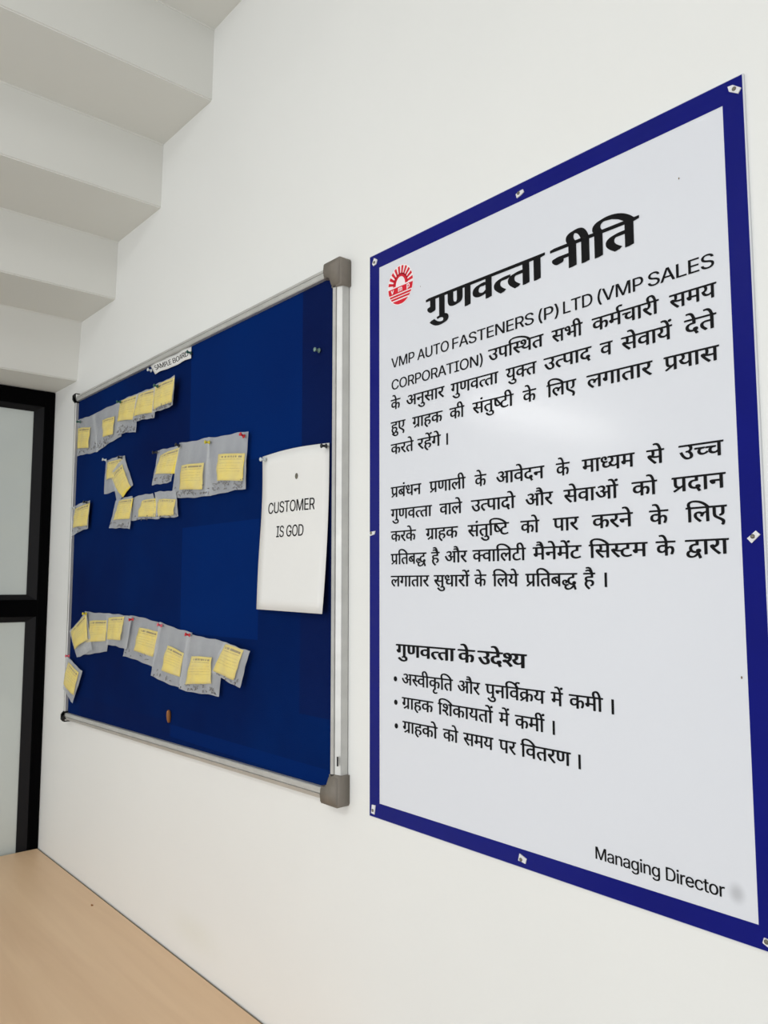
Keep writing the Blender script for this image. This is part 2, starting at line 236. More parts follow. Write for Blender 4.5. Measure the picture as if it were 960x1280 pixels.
 'd60': ['587,551 587,0 506,0 506,266 487,261 467,257 448,254 428,252 405,251 380,251 352,252 322,254 292,258 262,264 236,270 212,277 198,269 183,261 167,253 196,218 228,182 264,146 301,110 340,75 380,42 326,-12 289,21 254,54 220,87 189,120 160,151 133,181 109,209 89,234 73,256 60,275 51,292 46,305 42,317 41,329 40,340 42,352 47,364 55,376 67,385 83,391 104,393 120,392 134,388 148,382 159,373 171,362 181,350 194,364 203,380 210,398 214,418 216,438 217,458 217,477 215,495 212,512 209,527 205,540 201,551 0,551 0,622 691,622 691,551', '369,322 394,322 418,324 440,326 462,329 484,334 506,339 506,551 281,551 285,539 289,526 293,511 296,495 297,477 298,458 297,431 294,407 288,385 281,365 272,348 262,333 297,327 333,323'],
 'd49': ['174,632 198,631 220,627 240,622 259,613 276,601 291,586 302,572 312,554 320,533 327,507 331,475 332,437 332,321 533,321 533,551 402,551 402,622 717,622 717,551 614,551 614,0 533,0 533,250 332,250 332,213 330,193 326,177 318,166 307,157 296,153 283,151 270,152 257,157 243,164 229,173 216,183 204,196 193,209 183,223 175,237 169,251 165,265 164,278 166,289 170,300 178,308 189,315 204,320 224,321 253,321 253,426 252,455 251,479 248,498 244,514 239,527 232,538 216,555 195,565 169,568 152,567 139,562 128,555 120,545 116,534 114,521 117,504 124,489 138,478 157,469 184,463 218,460 210,389 163,396 124,408 90,426 66,450 51,481 46,520 50,556 63,584 84,606 111,620 141,629'],
 'd25': ['777,551 452,551 452,349 486,377 525,393 569,399 610,394 645,381 675,358 698,326 711,286 716,239 714,208 709,175 701,141 689,107 672,73 651,39 579,80 595,102 608,127 620,154 629,182 634,210 636,237 634,266 627,289 616,307 602,320 584,327 562,330 526,322 489,298 452,258 452,0 371,0 371,174 354,161 334,148 312,136 286,126 258,120 226,118 195,120 166,126 138,137 112,152 90,171 71,194 57,222 49,254 46,290 52,340 70,382 101,417 141,443 189,459 244,464 260,464 277,462 296,460 313,458 328,456 339,454 333,381 321,384 308,386 292,388 277,390 262,391 249,391 213,388 183,379 159,365 141,345 131,321 127,292 130,260 141,234 158,214 179,199 202,191 228,188 256,190 282,197 306,209 329,224 350,241 371,260 371,551 0,551 0,622 777,622'],
 'd50': ['509,551 509,0 428,0 428,250 207,250 207,213 205,193 201,177 192,166 182,157 171,153 159,151 146,152 133,157 119,164 105,173 92,183 80,196 69,209 59,223 50,237 44,251 40,265 39,278 41,289 45,300 52,308 64,315 80,320 100,321 126,321 126,551 0,551 0,622 612,622 612,551', '428,551 207,551 207,321 428,321'],
 'd181': ['-190,615 -203,639 -215,663 -226,688 -234,713 -238,738 -240,762 -235,803 -220,836 -196,862 -163,881 -127,892 -85,896 -64,895 -45,893 -26,890 -9,885 7,879 21,872 -1,806 -13,812 -25,817 -37,821 -50,824 -64,826 -78,827 -103,825 -123,817 -139,804 -151,788 -158,769 -160,747 -158,725 -154,704 -146,682 -136,661 -123,638 -108,615'],
 'd30': ['649,551 545,551 545,0 465,0 465,165 447,154 426,143 403,133 377,125 349,120 317,118 269,123 227,137 190,161 163,193 146,231 141,275 142,294 147,312 154,330 163,345 173,359 185,371 38,369 38,441 331,441 343,441 355,441 367,440 377,440 385,440 389,440 382,370 350,370 314,367 283,359 256,346 237,327 225,303 221,274 224,248 234,226 250,210 270,198 293,190 317,188 349,190 377,198 402,210 425,225 446,242 465,260 465,551 0,551 0,622 649,622'],
 'd52': ['395,42 341,-12 302,21 265,54 230,87 197,120 166,151 138,181 113,209 92,234 75,256 62,275 53,292 46,305 43,317 41,329 40,340 42,352 47,364 55,376 67,385 83,391 104,393 120,392 134,388 148,382 159,373 171,362 181,349 205,363 224,380 238,399 248,420 254,443 256,468 255,483 254,498 251,514 247,528 243,540 239,551 0,551 0,622 424,622 424,551 320,551 329,525 334,494 336,458 334,423 326,392 314,365 298,341 278,319 254,300 227,284 198,268 167,254 199,219 233,183 272,146 312,110 353,75'],
 'd51': ['595,622 595,551 491,551 491,0 410,0 410,179 390,167 368,157 343,146 316,138 286,134 253,132 197,139 148,159 108,192 75,237 52,291 38,353 76,363 106,375 130,390 147,407 157,430 160,457 159,475 155,493 148,509 141,524 132,538 123,551 0,551 0,622', '129,301 144,271 160,247 180,228 202,214 228,206 259,203 291,205 320,212 346,224 370,239 391,256 410,274 410,551 211,551 227,516 237,481 240,445 228,381 191,333'],
 'd75': ['-169,615 -183,664 -197,705 -210,740 -225,767 -240,788 -256,804 -274,815 -293,821 -315,823 -329,823 -342,821 -354,818 -365,815 -375,812 -385,809 -409,882 -382,890 -351,894 -318,896 -284,893 -252,885 -224,870 -199,850 -175,820 -154,784 -133,737 -113,681 -94,615'],
 'd9': ['470,218 465,175 450,141 424,114 392,95 354,84 312,80 257,87 206,108 159,144 115,196 71,267 29,356 100,382 129,316 160,260 193,214 228,180 265,160 305,153 329,155 349,161 367,170 380,185 388,203 391,227 389,251 382,273 370,293 356,312 338,330 318,347 300,344 280,342 260,341 255,411 296,415 328,423 352,435 367,451 377,471 380,494 377,516 370,533 356,546 340,555 322,560 302,562 278,561 256,558 235,552 215,545 193,536 171,525 146,594 165,603 186,612 210,620 237,627 266,631 298,632 346,628 386,615 418,593 441,565 454,532 459,495 452,447 429,407 392,375 399,368 406,362 412,355 437,352 462,351 486,350 507,350 526,351 543,353 560,355 577,359 594,363 594,551 521,551 521,622 779,622 779,551 675,551 675,0 594,0 594,290 578,286 562,284 547,282 531,280 515,279 498,279 486,279 471,280 455,282 463,262 468,240'],
 'd183': ['618,551 452,551 452,334 467,343 484,352 501,358 520,364 542,367 567,368 631,368 631,297 580,297 552,296 528,293 508,287 490,279 472,267 452,253 452,0 371,0 371,174 354,161 334,148 312,136 286,126 258,120 226,118 195,120 166,126 138,137 112,152 90,171 71,194 57,222 49,254 46,290 52,340 70,382 101,417 141,443 189,459 244,464 260,464 277,462 296,460 313,458 328,456 339,454 333,381 321,384 308,386 292,388 277,390 262,391 249,391 213,388 183,379 159,365 141,345 131,321 127,292 130,260 141,234 158,214 179,199 202,191 228,188 256,190 282,197 306,209 329,224 350,241 371,260 371,551 0,551 0,622 618,622'],
 'd42': ['413,-58 399,-35 386,-12 373,11 361,33 351,54 342,73 334,72 325,71 316,70 307,69 297,68 287,68 259,69 231,73 202,78 175,87 149,98 124,112 102,130 83,151 68,176 56,204 48,236 46,272 48,300 53,325 62,348 73,367 86,385 102,401 126,419 153,433 183,443 216,450 252,455 290,456 295,456 295,551 0,551 0,622 534,622 534,551 376,551 376,385 327,385 291,384 260,382 234,378 211,372 191,365 173,355 159,344 148,331 138,317 132,301 127,282 126,262 130,229 144,200 166,174 197,155 237,144 287,140 291,140 295,140 299,140 303,140 307,140 312,141 309,154 307,165 306,176 308,197 315,214 327,226 341,234 357,238 373,240 399,237 421,229 438,216 451,199 458,181 461,162 459,142 455,126 446,112 436,102 424,93 410,86 419,70 428,53 438,36 450,18 464,-2 480,-24'],
 'd449': ['-169,615 -183,664 -197,705 -210,740 -225,767 -240,788 -256,804 -274,815 -293,821 -315,823 -329,823 -342,821 -354,818 -365,815 -375,812 -385,809 -409,882 -382,890 -351,894 -318,896 -284,893 -252,885 -224,870 -199,850 -175,820 -154,784 -133,737 -113,681 -94,615', '-113,821 -111,836 -106,850 -96,862 -85,871 -72,877 -58,879 -43,877 -30,871 -18,862 -9,850 -4,836 -2,821 -4,806 -9,792 -18,780 -30,771 -43,765 -58,763 -72,765 -85,771 -96,780 -106,792 -111,806'],
 'd61': ['321,69 344,77 363,87 380,98 393,112 400,128 403,148 400,172 390,191 374,208 351,219 319,227 280,229 238,226 202,216 174,200 154,179 142,154 138,124 139,104 143,84 150,64 160,44 176,22 196,0 224,-26 259,-56 302,-89 248,-142 192,-96 145,-51 108,-9 80,34 64,80 58,130 60,154 65,177 74,198 85,216 99,233 115,248 103,261 92,276 82,292 75,310 70,330 69,352 70,370 73,386 79,400 86,413 95,424 106,433 122,443 140,451 158,458 179,462 203,464 229,465 361,465 361,551 0,551 0,622 546,622 546,551 442,551 442,394 230,394 211,394 197,393 186,391 178,389 170,385 164,381 156,372 151,361 149,347 150,334 153,322 159,312 166,302 174,292 183,284 215,293 249,298 284,300 327,298 365,291 396,279 423,264 444,245 460,224 472,202 479,178 481,153 477,117 466,85 447,57 421,34 388,16 348,2'],
 'd19': ['568,551 474,551 474,380 473,348 471,321 466,299 460,280 452,262 441,246 411,219 372,201 323,192 307,266 321,269 333,272 344,276 354,280 363,285 370,292 377,301 383,310 388,322 391,336 392,355 393,380 393,551 160,551 160,353 160,324 161,299 163,278 166,260 170,244 176,230 184,218 194,206 206,196 221,185 239,173 260,160 370,98 408,74 438,52 460,30 474,6 483,-22 486,-53 484,-79 479,-104 470,-128 459,-150 449,-169 439,-184 367,-142 376,-128 384,-114 392,-100 398,-85 402,-70 403,-55 402,-43 399,-32 395,-22 388,-12 377,-1 363,10 344,23 320,38 290,56 203,106 178,122 156,137 136,154 120,171 106,190 95,212 86,240 81,274 79,316 79,551 0,551 0,622 568,622'],
 'd256': ['172,-24 125,43 393,205 393,551 208,551 208,234 207,218 202,204 196,193 186,185 174,180 160,178 143,180 125,187 106,199 89,214 74,231 60,250 49,270 43,289 41,308 43,322 47,335 54,345 66,353 82,357 102,359 127,359 127,551 0,551 0,622 578,622 578,551 474,551 474,0 393,0 393,122'],
 'd6': ['-185,772 -183,787 -178,801 -168,813 -157,822 -144,828 -130,830 -115,828 -102,822 -91,813 -82,801 -77,787 -75,772 -77,757 -82,743 -91,731 -102,722 -115,716 -130,714 -144,716 -157,722 -168,731 -178,743 -183,757'],
 'd214': ['409,286 446,217 419,199 391,183 363,168 332,156 295,148 254,146 228,148 204,152 182,160 161,169 143,181 128,194 113,213 100,234 91,258 84,285 80,318 79,358 79,551 0,551 0,622 391,622 391,551 205,551', '262,217 279,218 296,221 313,225 329,231 345,237 360,245 159,507 159,369 159,344 160,322 162,304 164,289 168,276 172,266 176,256 182,248 189,240 207,227 232,220'],
 'd35': ['519,551 371,551 371,349 316,349 286,348 259,345 236,341 216,335 197,327 181,318 150,290 132,255 126,215 128,185 136,158 148,136 164,116 183,101 206,89 230,81 256,76 283,74 317,75 348,80 375,86 401,96 427,107 455,121 482,47 452,34 421,23 388,14 355,6 321,2 286,0 242,3 200,12 162,26 129,46 100,71 77,101 60,136 49,176 46,220 50,261 61,298 80,330 105,357 135,379 170,397 207,410 247,417 288,420 290,420 290,551 0,551 0,622 519,622'],
 'd610': ['89,551 0,551 0,622 80,622 72,637 66,652 60,668 56,686 54,704 53,724 60,774 83,816 120,850 170,876 231,891 302,896 383,892 459,880 530,860 596,834 658,801 716,762 768,718 817,669 861,615 772,615 705,678 635,730 562,771 485,800 406,818 325,824 268,821 221,811 184,795 156,773 140,744 134,710 135,692 138,676 144,660 150,647 157,634 165,622 273,622 273,551 170,551 170,0 89,0'],
 'd54': ['0,551 0,622 693,622 693,551 589,551 589,0 508,0 508,355 504,356 499,356 494,356 478,355 462,351 445,344 429,334 413,319 397,300 382,276 369,245 356,208 279,232 288,261 299,288 311,313 295,324 279,334 263,342 246,348 228,352 209,353 184,350 164,343 148,330 136,313 128,294 126,271 128,246 136,222 148,198 164,175 185,151 210,126 239,100 272,71 309,40 255,-12 217,21 182,53 149,84 119,114 94,145 73,176 57,207 48,240 45,275 48,308 56,337 70,362 87,382 108,398 131,410 156,419 180,424 204,426 233,424 259,420 284,412 308,400 332,387 354,370 396,401 444,420 499,426 502,426 505,426 508,426 508,551'],
 'd274': ['45,53 214,153 180,162 152,175 128,194 113,213 100,234 91,258 84,285 80,318 79,358 79,551 0,551 0,622 583,622 583,551 479,551 479,0 398,0 398,193 92,-13', '398,551 160,551 160,369 160,344 161,322 163,304 165,289 169,276 172,266 177,256 183,248 190,240 208,227 232,220 262,217 288,219 313,225 337,236 360,249 380,264 398,280'],
 'd104': ['194,622 275,622 275,0 194,0'],
 'd48': ['585,551 482,551 482,0 401,0 401,165 382,153 360,143 336,132 308,124 276,120 241,118 205,120 171,127 140,139 113,155 90,174 71,198 57,224 49,254 46,286 53,339 73,383 106,418 151,444 204,459 265,464 275,464 286,463 299,462 312,461 325,460 338,459 351,458 361,456 369,454 363,385 349,388 334,390 318,392 301,394 285,395 268,395 255,395 242,394 230,392 365,224 377,234 389,244 401,256 401,551 0,551 0,622 585,622', '127,287 131,255 142,229 160,210 184,195 212,187 242,184 254,184 265,185 276,187 287,189 298,192 308,195 168,370 145,348 132,321'],
 'd43': ['630,551 526,551 526,0 445,0 445,150 424,137 401,126 378,116 351,109 319,104 283,103 235,108 193,121 158,144 132,173 116,209 111,251 112,269 115,286 120,303 127,319 136,334 148,348 119,362 93,380 72,402 55,427 45,458 42,493 47,531 60,564 83,592 113,614 147,628 187,632 220,629 250,620 276,604 295,583 307,559 311,531 307,500 293,471 271,443 210,482 217,489 222,496 226,504 228,511 230,519 230,526 229,536 226,545 220,554 212,562 200,566 184,568 166,566 150,558 136,546 125,530 118,511 116,489 118,469 123,452 132,438 143,426 156,416 172,409 188,404 205,400 223,397 244,401 265,404 288,405 296,405 304,405 312,404 321,403 328,403 333,402 326,332 322,333 317,333 312,333 306,333 302,333 298,333 267,331 241,324 220,312 204,297 194,277 191,254 194,229 204,209 220,193 240,182 264,175 292,173 326,175 356,183 382,194 405,210 426,226 445,245 445,551 383,551 383,622 630,622'],
 'd10': ['470,218 465,175 450,141 424,114 392,95 354,84 312,80 257,87 206,108 159,144 115,196 71,267 29,356 100,382 129,316 160,260 193,214 228,180 265,160 305,153 329,155 349,161 367,170 380,185 388,203 391,227 389,251 382,273 370,293 356,312 338,330 318,347 300,344 280,342 260,341 255,411 296,415 328,423 352,435 367,451 377,471 380,494 377,516 370,533 356,546 340,555 322,560 302,562 278,561 256,558 235,552 215,545 193,536 171,525 146,594 165,603 186,612 210,620 237,627 266,631 298,632 346,628 386,615 418,593 441,565 454,532 459,495 452,447 429,407 392,375 399,368 406,362 412,355 437,352 462,351 486,350 507,350 526,351 543,353 560,355 577,359 594,363 594,551 521,551 521,622 1038,622 1038,551 934,551 934,0 853,0 853,551 675,551 675,0 594,0 594,290 578,286 562,284 547,282 531,280 515,279 498,279 486,279 471,280 455,282 463,262 468,240'],
 'd201': ['482,178 456,158 429,141 400,125 366,113 328,105 283,103 235,108 193,121 158,144 132,173 116,209 111,251 112,269 115,286 120,303 127,319 136,334 148,348 119,362 93,380 72,402 55,427 45,458 42,493 47,531 60,564 83,592 113,614 147,628 187,632 220,629 250,620 276,604 295,583 307,559 311,531 307,500 293,471 271,443 210,482 217,489 222,496 226,504 228,511 230,519 230,526 229,536 226,545 220,554 212,562 200,566 184,568 166,566 150,558 136,546 125,530 118,511 116,489 118,469 123,452 132,438 143,426 156,416 172,409 188,404 205,400 223,397 244,401 265,404 288,405 296,405 304,405 312,404 321,403 328,403 333,402 326,332 322,333 317,333 312,333 306,333 302,333 298,333 267,331 241,324 220,312 204,297 194,277 191,254 194,229 204,209 220,193 240,182 264,175 292,173 326,175 356,183 382,195 405,210 426,227 445,245'],
 'd188': ['0,622 410,622 410,551 0,551', '509,200 496,190 481,178 464,166 446,153 425,142 402,132 376,124 348,120 317,118 269,123 227,137 190,161 163,193 146,231 141,275 142,294 147,312 154,330 163,345 173,359 185,371 38,369 38,441 331,441 343,441 355,441 367,440 377,440 385,440 389,440 382,370 350,370 314,367 283,359 256,346 237,327 225,303 221,274 224,248 234,226 250,210 270,198 293,190 317,188 349,191 379,198 404,210 428,226 449,243 469,262'],
 'd79': ['170,551 170,0 89,0 89,551 0,551 0,622 273,622 273,551', '90,615 76,664 62,705 48,740 34,767 19,788 3,804 -15,815 -34,821 -56,823 -70,823 -83,821 -95,818 -106,815 -116,812 -126,809 -150,882 -123,890 -92,894 -59,896 -25,893 7,885 34,870 60,850 84,820 106,784 126,737 146,681 165,615'],
 'd24': ['470,218 465,175 450,141 424,114 392,95 354,84 312,80 257,87 206,108 159,144 115,196 71,267 29,356 100,382 129,316 160,260 193,214 228,180 265,160 305,153 329,155 349,161 367,170 380,185 388,203 391,227 389,251 382,273 370,293 356,312 338,330 318,347 300,344 280,342 260,341 255,411 296,415 328,423 352,435 367,451 377,471 380,494 377,516 370,533 356,546 340,555 322,560 302,562 278,561 256,558 235,552 215,545 193,536 171,525 146,594 165,603 186,612 210,620 237,627 266,631 298,632 346,628 386,615 418,593 441,565 454,532 459,495 452,447 429,407 392,375 399,368 406,362 412,355 437,352 462,351 486,350 507,350 526,351 543,353 560,355 577,359 594,363 594,551 521,551 521,622 1038,622 1038,551 934,551 934,0 853,0 853,551 675,551 675,0 594,0 594,290 578,286 562,284 547,282 531,280 515,279 498,279 486,279 471,280 455,282 463,262 468,240', '844,615 827,639 810,659 794,674 780,684 765,692 750,698 736,701 720,702 703,703 690,702 676,700 662,697 648,693 634,688 621,682 595,751 611,757 627,763 643,767 660,770 678,772 697,773 726,771 753,763 777,752 799,735 819,716 836,692 840,694 827,726 814,753 801,774 788,792 774,805 760,815 744,822 727,826 707,827 692,827 679,825 667,823 657,820 647,817 637,813 614,882 641,890 672,894 705,896 739,893 771,885 798,870 824,850 848,820 870,784 890,737 910,681 929,615'],
 'd478': ['470,218 465,175 450,141 424,114 392,95 354,84 312,80 257,87 206,108 159,144 115,196 71,267 29,356 100,382 129,316 160,260 193,214 228,180 265,160 305,153 329,155 349,161 367,170 380,185 388,203 391,227 389,251 382,273 370,293 356,312 338,330 318,347 300,344 280,342 260,341 255,411 296,415 328,423 352,435 367,451 377,471 380,494 377,516 370,533 356,546 340,555 322,560 302,562 278,561 256,558 235,552 215,545 193,536 171,525 146,594 165,603 186,612 210,620 237,627 266,631 298,632 346,628 386,615 418,593 441,565 454,532 459,495 452,447 429,407 392,375 399,368 406,362 412,355 437,352 462,351 486,350 507,350 526,351 543,353 560,355 577,359 594,363 594,551 521,551 521,622 1038,622 1038,551 934,551 934,0 853,0 853,551 675,551 675,0 594,0 594,290 578,286 562,284 547,282 531,280 515,279 498,279 486,279 471,280 455,282 463,262 468,240', '854,615 840,664 826,705 812,740 798,767 783,788 767,804 749,815 730,821 708,823 694,823 681,821 669,818 658,815 648,812 638,809 614,882 641,890 672,894 705,896 739,893 771,885 798,870 824,850 848,820 870,784 890,737 910,681 929,615', '910,821 912,836 917,850 926,862 938,871 951,877 965,879 980,877 993,871 1004,862 1014,850 1019,836 1021,821 1019,806 1014,792 1004,780 993,771 980,765 965,763 951,765 938,771 926,780 917,792 912,806'],
 'd613': ['89,551 0,551 0,622 80,622 72,637 66,652 60,668 56,686 54,704 53,724 61,775 87,817 129,851 186,876 256,891 339,896 440,892 534,880 622,860 703,832 778,799 847,760 910,716 967,668 1019,615 924,615 842,677 755,729 664,770 569,800 469,818 366,824 296,821 238,812 192,796 160,774 140,744 134,708 135,691 138,675 144,660 150,646 157,633 165,622 273,622 273,551 170,551 170,0 89,0'],
 'd531': ['757,-138 688,-166 631,-8 609,-35 585,-60 558,-84 529,-107 497,-126 463,-142 426,-154 387,-162 345,-164 290,-160 244,-147 207,-126 180,-98 164,-66 159,-30 160,-19 161,-7 164,4 169,16 174,27 181,38 142,51 108,68 80,89 58,115 44,147 40,185 44,221 57,252 78,280 107,300 139,313 177,317 209,314 236,305 260,290 279,271 290,248 294,221 293,208 290,194 286,179 279,164 269,151 257,138 198,176 209,188 216,201 218,215 217,224 214,233 209,242 201,248 190,253 175,254 159,252 144,245 131,233 120,218 114,201 112,181 114,161 120,145 131,131 145,120 161,111 180,104 199,99 220,95 241,93 263,100 286,105 312,106 319,106 326,106 333,106 340,105 346,105 351,104 345,36 342,37 338,37 334,37 330,37 326,37 323,37 298,35 277,30 260,20 248,8 240,-7 238,-25 241,-46 251,-64 266,-78 287,-87 311,-93 338,-95 390,-90 438,-74 483,-48 524,-14 563,26 599,72 592,71 586,71 580,70 574,69 569,69 565,69 537,70 508,74 480,80 451,88 425,99 400,114 377,131 357,152 340,176 328,204 320,236 318,272 320,300 325,325 333,348 344,367 357,385 373,401 397,419 424,433 454,443 487,450 523,455 562,456 566,456 566,551 0,551 0,622 806,622 806,551 647,551 647,385 599,385 562,384 531,382 504,378 482,372 462,365 445,355 431,344 420,331 410,317 404,301 399,282 398,262 402,229 416,200 438,174 470,155 511,144 562,140 564,140 567,140 570,140 574,140 578,140 582,141 581,147 580,153 579,160 578,166 578,171 578,176 580,197 587,214 598,226 613,234 628,238 645,240 671,237 692,229 710,216 722,199 730,181 732,162 730,142 725,125 716,112 703,100 689,91 672,83'],
 'd76': ['-179,615 -197,639 -213,659 -228,674 -243,684 -258,692 -272,698 -287,701 -303,702 -320,703 -333,702 -347,700 -361,697 -375,693 -389,688 -402,682 -428,751 -412,757 -396,763 -380,767 -363,770 -345,772 -326,773 -297,771 -270,763 -246,752 -224,735 -204,716 -187,692 -183,694 -196,726 -209,753 -222,774 -235,792 -249,805 -263,815 -279,822 -296,826 -316,827 -331,827 -344,825 -356,823 -366,820 -376,817 -386,813 -409,882 -382,890 -351,894 -318,896 -284,893 -252,885 -224,870 -199,850 -175,820 -154,784 -133,737 -113,681 -94,615'],
 'd529': ['227,-125 191,-123 159,-116 129,-104 103,-89 81,-70 64,-48 50,-24 43,3 40,33 44,70 55,103 73,132 98,155 128,174 163,187 154,213 148,241 146,272 148,300 153,325 162,348 173,367 186,385 202,401 226,419 253,433 284,443 316,450 352,455 390,456 395,456 395,551 0,551 0,622 634,622 634,551 476,551 476,385 427,385 391,384 360,382 334,378 311,372 291,365 273,355 247,331 232,300 227,262 231,229 245,200 266,174 298,155 339,144 390,140 393,140 396,140 399,140 403,140 407,140 411,141 408,154 407,165 406,176 408,197 415,214 427,226 441,234 457,238 473,240 499,237 521,229 538,216 551,199 558,181 561,162 559,142 553,125 544,112 532,100 517,91 501,83 585,-138 516,-166 459,-6 430,-37 397,-64 362,-90 323,-109 278,-121', '119,34 123,5 134,-19 152,-36 176,-47 201,-54 229,-56 257,-54 284,-48 309,-37 332,-23 354,-7 374,11 394,31 411,51 428,72 421,71 415,71 409,70 403,70 398,70 394,70 362,71 329,76 296,83 265,94 236,108 210,127 185,119 164,108 145,94 131,77 122,57'],
 'd461': ['170,551 170,0 89,0 89,551 0,551 0,622 273,622 273,551', '90,615 76,664 62,705 48,740 34,767 19,788 3,804 -15,815 -34,821 -56,823 -70,823 -83,821 -95,818 -106,815 -116,812 -126,809 -150,882 -123,890 -92,894 -59,896 -25,893 7,885 34,870 60,850 84,820 106,784 126,737 146,681 165,615', '146,821 148,836 153,850 162,862 174,871 187,877 201,879 216,877 229,871 240,862 250,850 255,836 257,821 255,806 250,792 240,780 229,771 216,765 201,763 187,765 174,771 162,780 153,792 148,806'],
 'd213': ['122,189 100,191 80,197 64,206 50,220 43,236 40,255 42,273 48,287 58,299 71,307 86,312 104,314 116,313 129,311 142,306 156,300 172,290 191,276 222,290 250,309 273,335 291,366 301,402 305,443 302,478 292,508 276,532 254,551 228,562 199,566 180,565 165,560 153,552 145,542 140,530 138,516 139,506 142,495 148,484 156,472 169,463 186,454 208,447 236,442 270,440 253,370 196,378 149,394 112,418 87,447 71,480 66,517 70,549 82,577 102,600 129,618 163,628 204,632 235,630 264,622 292,610 318,594 340,572 358,546 373,516 381,480 384,440 380,395 369,353 350,312 324,276 292,246 254,221 284,194 313,165 341,134 368,103 392,73 414,43 350,-1 317,44 286,84 258,118 230,147 204,172 179,194 161,191 142,190'],
 'd71': ['27,-233 9,-241 -10,-249 -32,-257 -55,-263 -80,-267 -106,-268 -152,-264 -192,-250 -224,-228 -247,-200 -261,-165 -266,-126 -261,-90 -246,-58 -222,-28 -187,-5 -143,11 -89,18 -82,-48 -117,-54 -145,-64 -166,-77 -180,-93 -189,-111 -192,-132 -189,-153 -181,-169 -167,-182 -150,-190 -131,-195 -111,-197 -91,-196 -72,-194 -56,-190 -39,-183 -20,-175 2,-164'],
 'd254': ['46,53 174,127 140,138 110,156 83,180 62,210 50,247 46,290 52,340 70,382 101,417 141,443 189,459 244,464 260,464 277,462 296,460 313,458 328,456 339,454 333,381 321,384 308,386 292,388 277,390 262,391 249,391 213,388 183,379 159,365 141,345 131,321 127,292 130,260 141,234 158,214 179,199 202,191 228,188 256,190 282,197 306,209 329,224 350,241 371,260 371,551 0,551 0,622 777,622 777,551 452,551 452,350 469,364 487,376 506,386 525,393 546,398 569,399 610,394 645,381 675,358 698,326 711,286 716,239 714,208 709,175 701,141 689,107 672,73 651,39 579,80 595,102 608,127 620,154 629,182 634,210 636,237 634,266 627,289 616,307 602,320 584,327 562,330 544,328 526,322 508,312 489,297 471,280 452,258 452,0 371,0 371,173 365,169 359,165 353,160 346,155 339,151 331,146 93,-12'],
 'd611': ['89,551 0,551 0,622 80,622 72,637 66,652 60,668 56,686 54,704 53,724 61,774 84,816 123,850 175,876 239,891 314,896 401,892 483,880 560,860 632,833 698,800 760,761 816,717 868,668 914,615 823,615 751,678 675,729 596,770 513,800 427,818 338,824 277,821 226,811 186,795 157,773 140,744 134,709 135,692 138,675 144,660 150,647 157,634 165,622 273,622 273,551 170,551 170,0 89,0'],
 'd58': ['122,189 100,191 80,197 64,206 50,220 43,236 40,255 42,273 48,287 58,299 71,307 86,312 104,314 116,313 129,311 142,306 156,300 172,290 191,276 222,290 250,309 273,335 291,366 301,402 305,443 302,478 292,508 276,532 254,551 228,562 199,566 180,565 165,560 153,552 145,542 140,530 138,516 139,506 142,495 148,484 156,472 169,463 186,454 208,447 236,442 270,440 253,370 196,378 149,394 112,418 87,447 71,480 66,517 70,549 82,577 102,600 129,618 163,628 204,632 235,630 264,622 292,610 318,594 340,572 358,546 373,516 381,480 384,440 380,395 369,353 350,312 324,276 292,246 254,221 284,194 313,165 341,134 368,103 392,73 414,43 350,-1 317,44 286,84 258,118 230,147 204,172 179,194 161,191 142,190', '591,551 591,0 510,0 510,551 421,551 421,622 695,622 695,551'],
 'd440': ['-185,615 -195,638 -204,660 -211,682 -216,704 -219,726 -220,748 -215,789 -201,824 -178,854 -146,878 -107,891 -61,896 -23,893 10,883 39,868 64,845 87,815 108,778 127,734 145,682 163,622 273,622 273,551 170,551 170,0 89,0 89,551 0,551 0,622 87,622 68,685 49,736 28,776 5,803 -23,820 -57,825 -82,822 -102,814 -118,800 -130,782 -137,760 -139,733 -138,711 -135,691 -129,672 -122,653 -114,634 -105,615', '152,816 154,831 159,845 168,857 180,866 193,872 207,874 222,872 235,866 246,857 255,845 260,831 262,816 260,801 255,787 246,775 235,766 222,760 207,758 193,760 180,766 168,775 159,787 154,801'],
 'ia': ['230,-13 197,-11 165,-4 136,7 110,22 87,41 69,64 55,91 47,121 44,155 46,185 52,210 62,231 76,250 93,265 112,278 133,288 156,296 181,303 206,308 231,312 256,316 287,320 313,323 336,326 355,329 370,332 382,337 390,344 395,354 396,366 396,369 395,390 391,410 384,427 374,441 361,453 346,463 327,470 306,474 282,476 257,474 235,470 215,463 198,455 183,444 170,433 160,421 151,408 144,396 60,423 75,454 94,480 116,501 141,518 167,531 195,541 223,548 252,551 280,553 299,552 320,550 342,546 365,540 388,532 409,520 430,505 448,486 463,462 475,434 482,400 484,360 484,0 398,0 398,74 392,74 385,61 375,48 362,35 347,22 330,11 309,1 286,-7 259,-11', '245,65 276,67 303,73 328,84 348,98 365,114 379,134 389,154 395,175 396,197 396,273 391,269 384,265 373,261 360,258 347,255 332,252 316,250 302,248 287,246 273,244 262,243 252,242 232,238 212,234 193,228 176,221 161,212 149,200 140,187 134,170 132,151 134,133 139,117 147,104 158,92 171,82 187,75 205,69 224,66'],
 'in': ['165,327 165,0 77,0 77,546 162,546 162,414 150,414 169,459 193,495 221,521 253,539 290,549 329,553 364,550 397,543 426,530 451,512 473,490 490,462 503,429 511,390 514,347 514,0 426,0 426,339 422,378 411,411 393,438 368,458 338,470 303,474 278,472 254,466 232,457 213,443 197,427 183,407 173,383 167,357'],
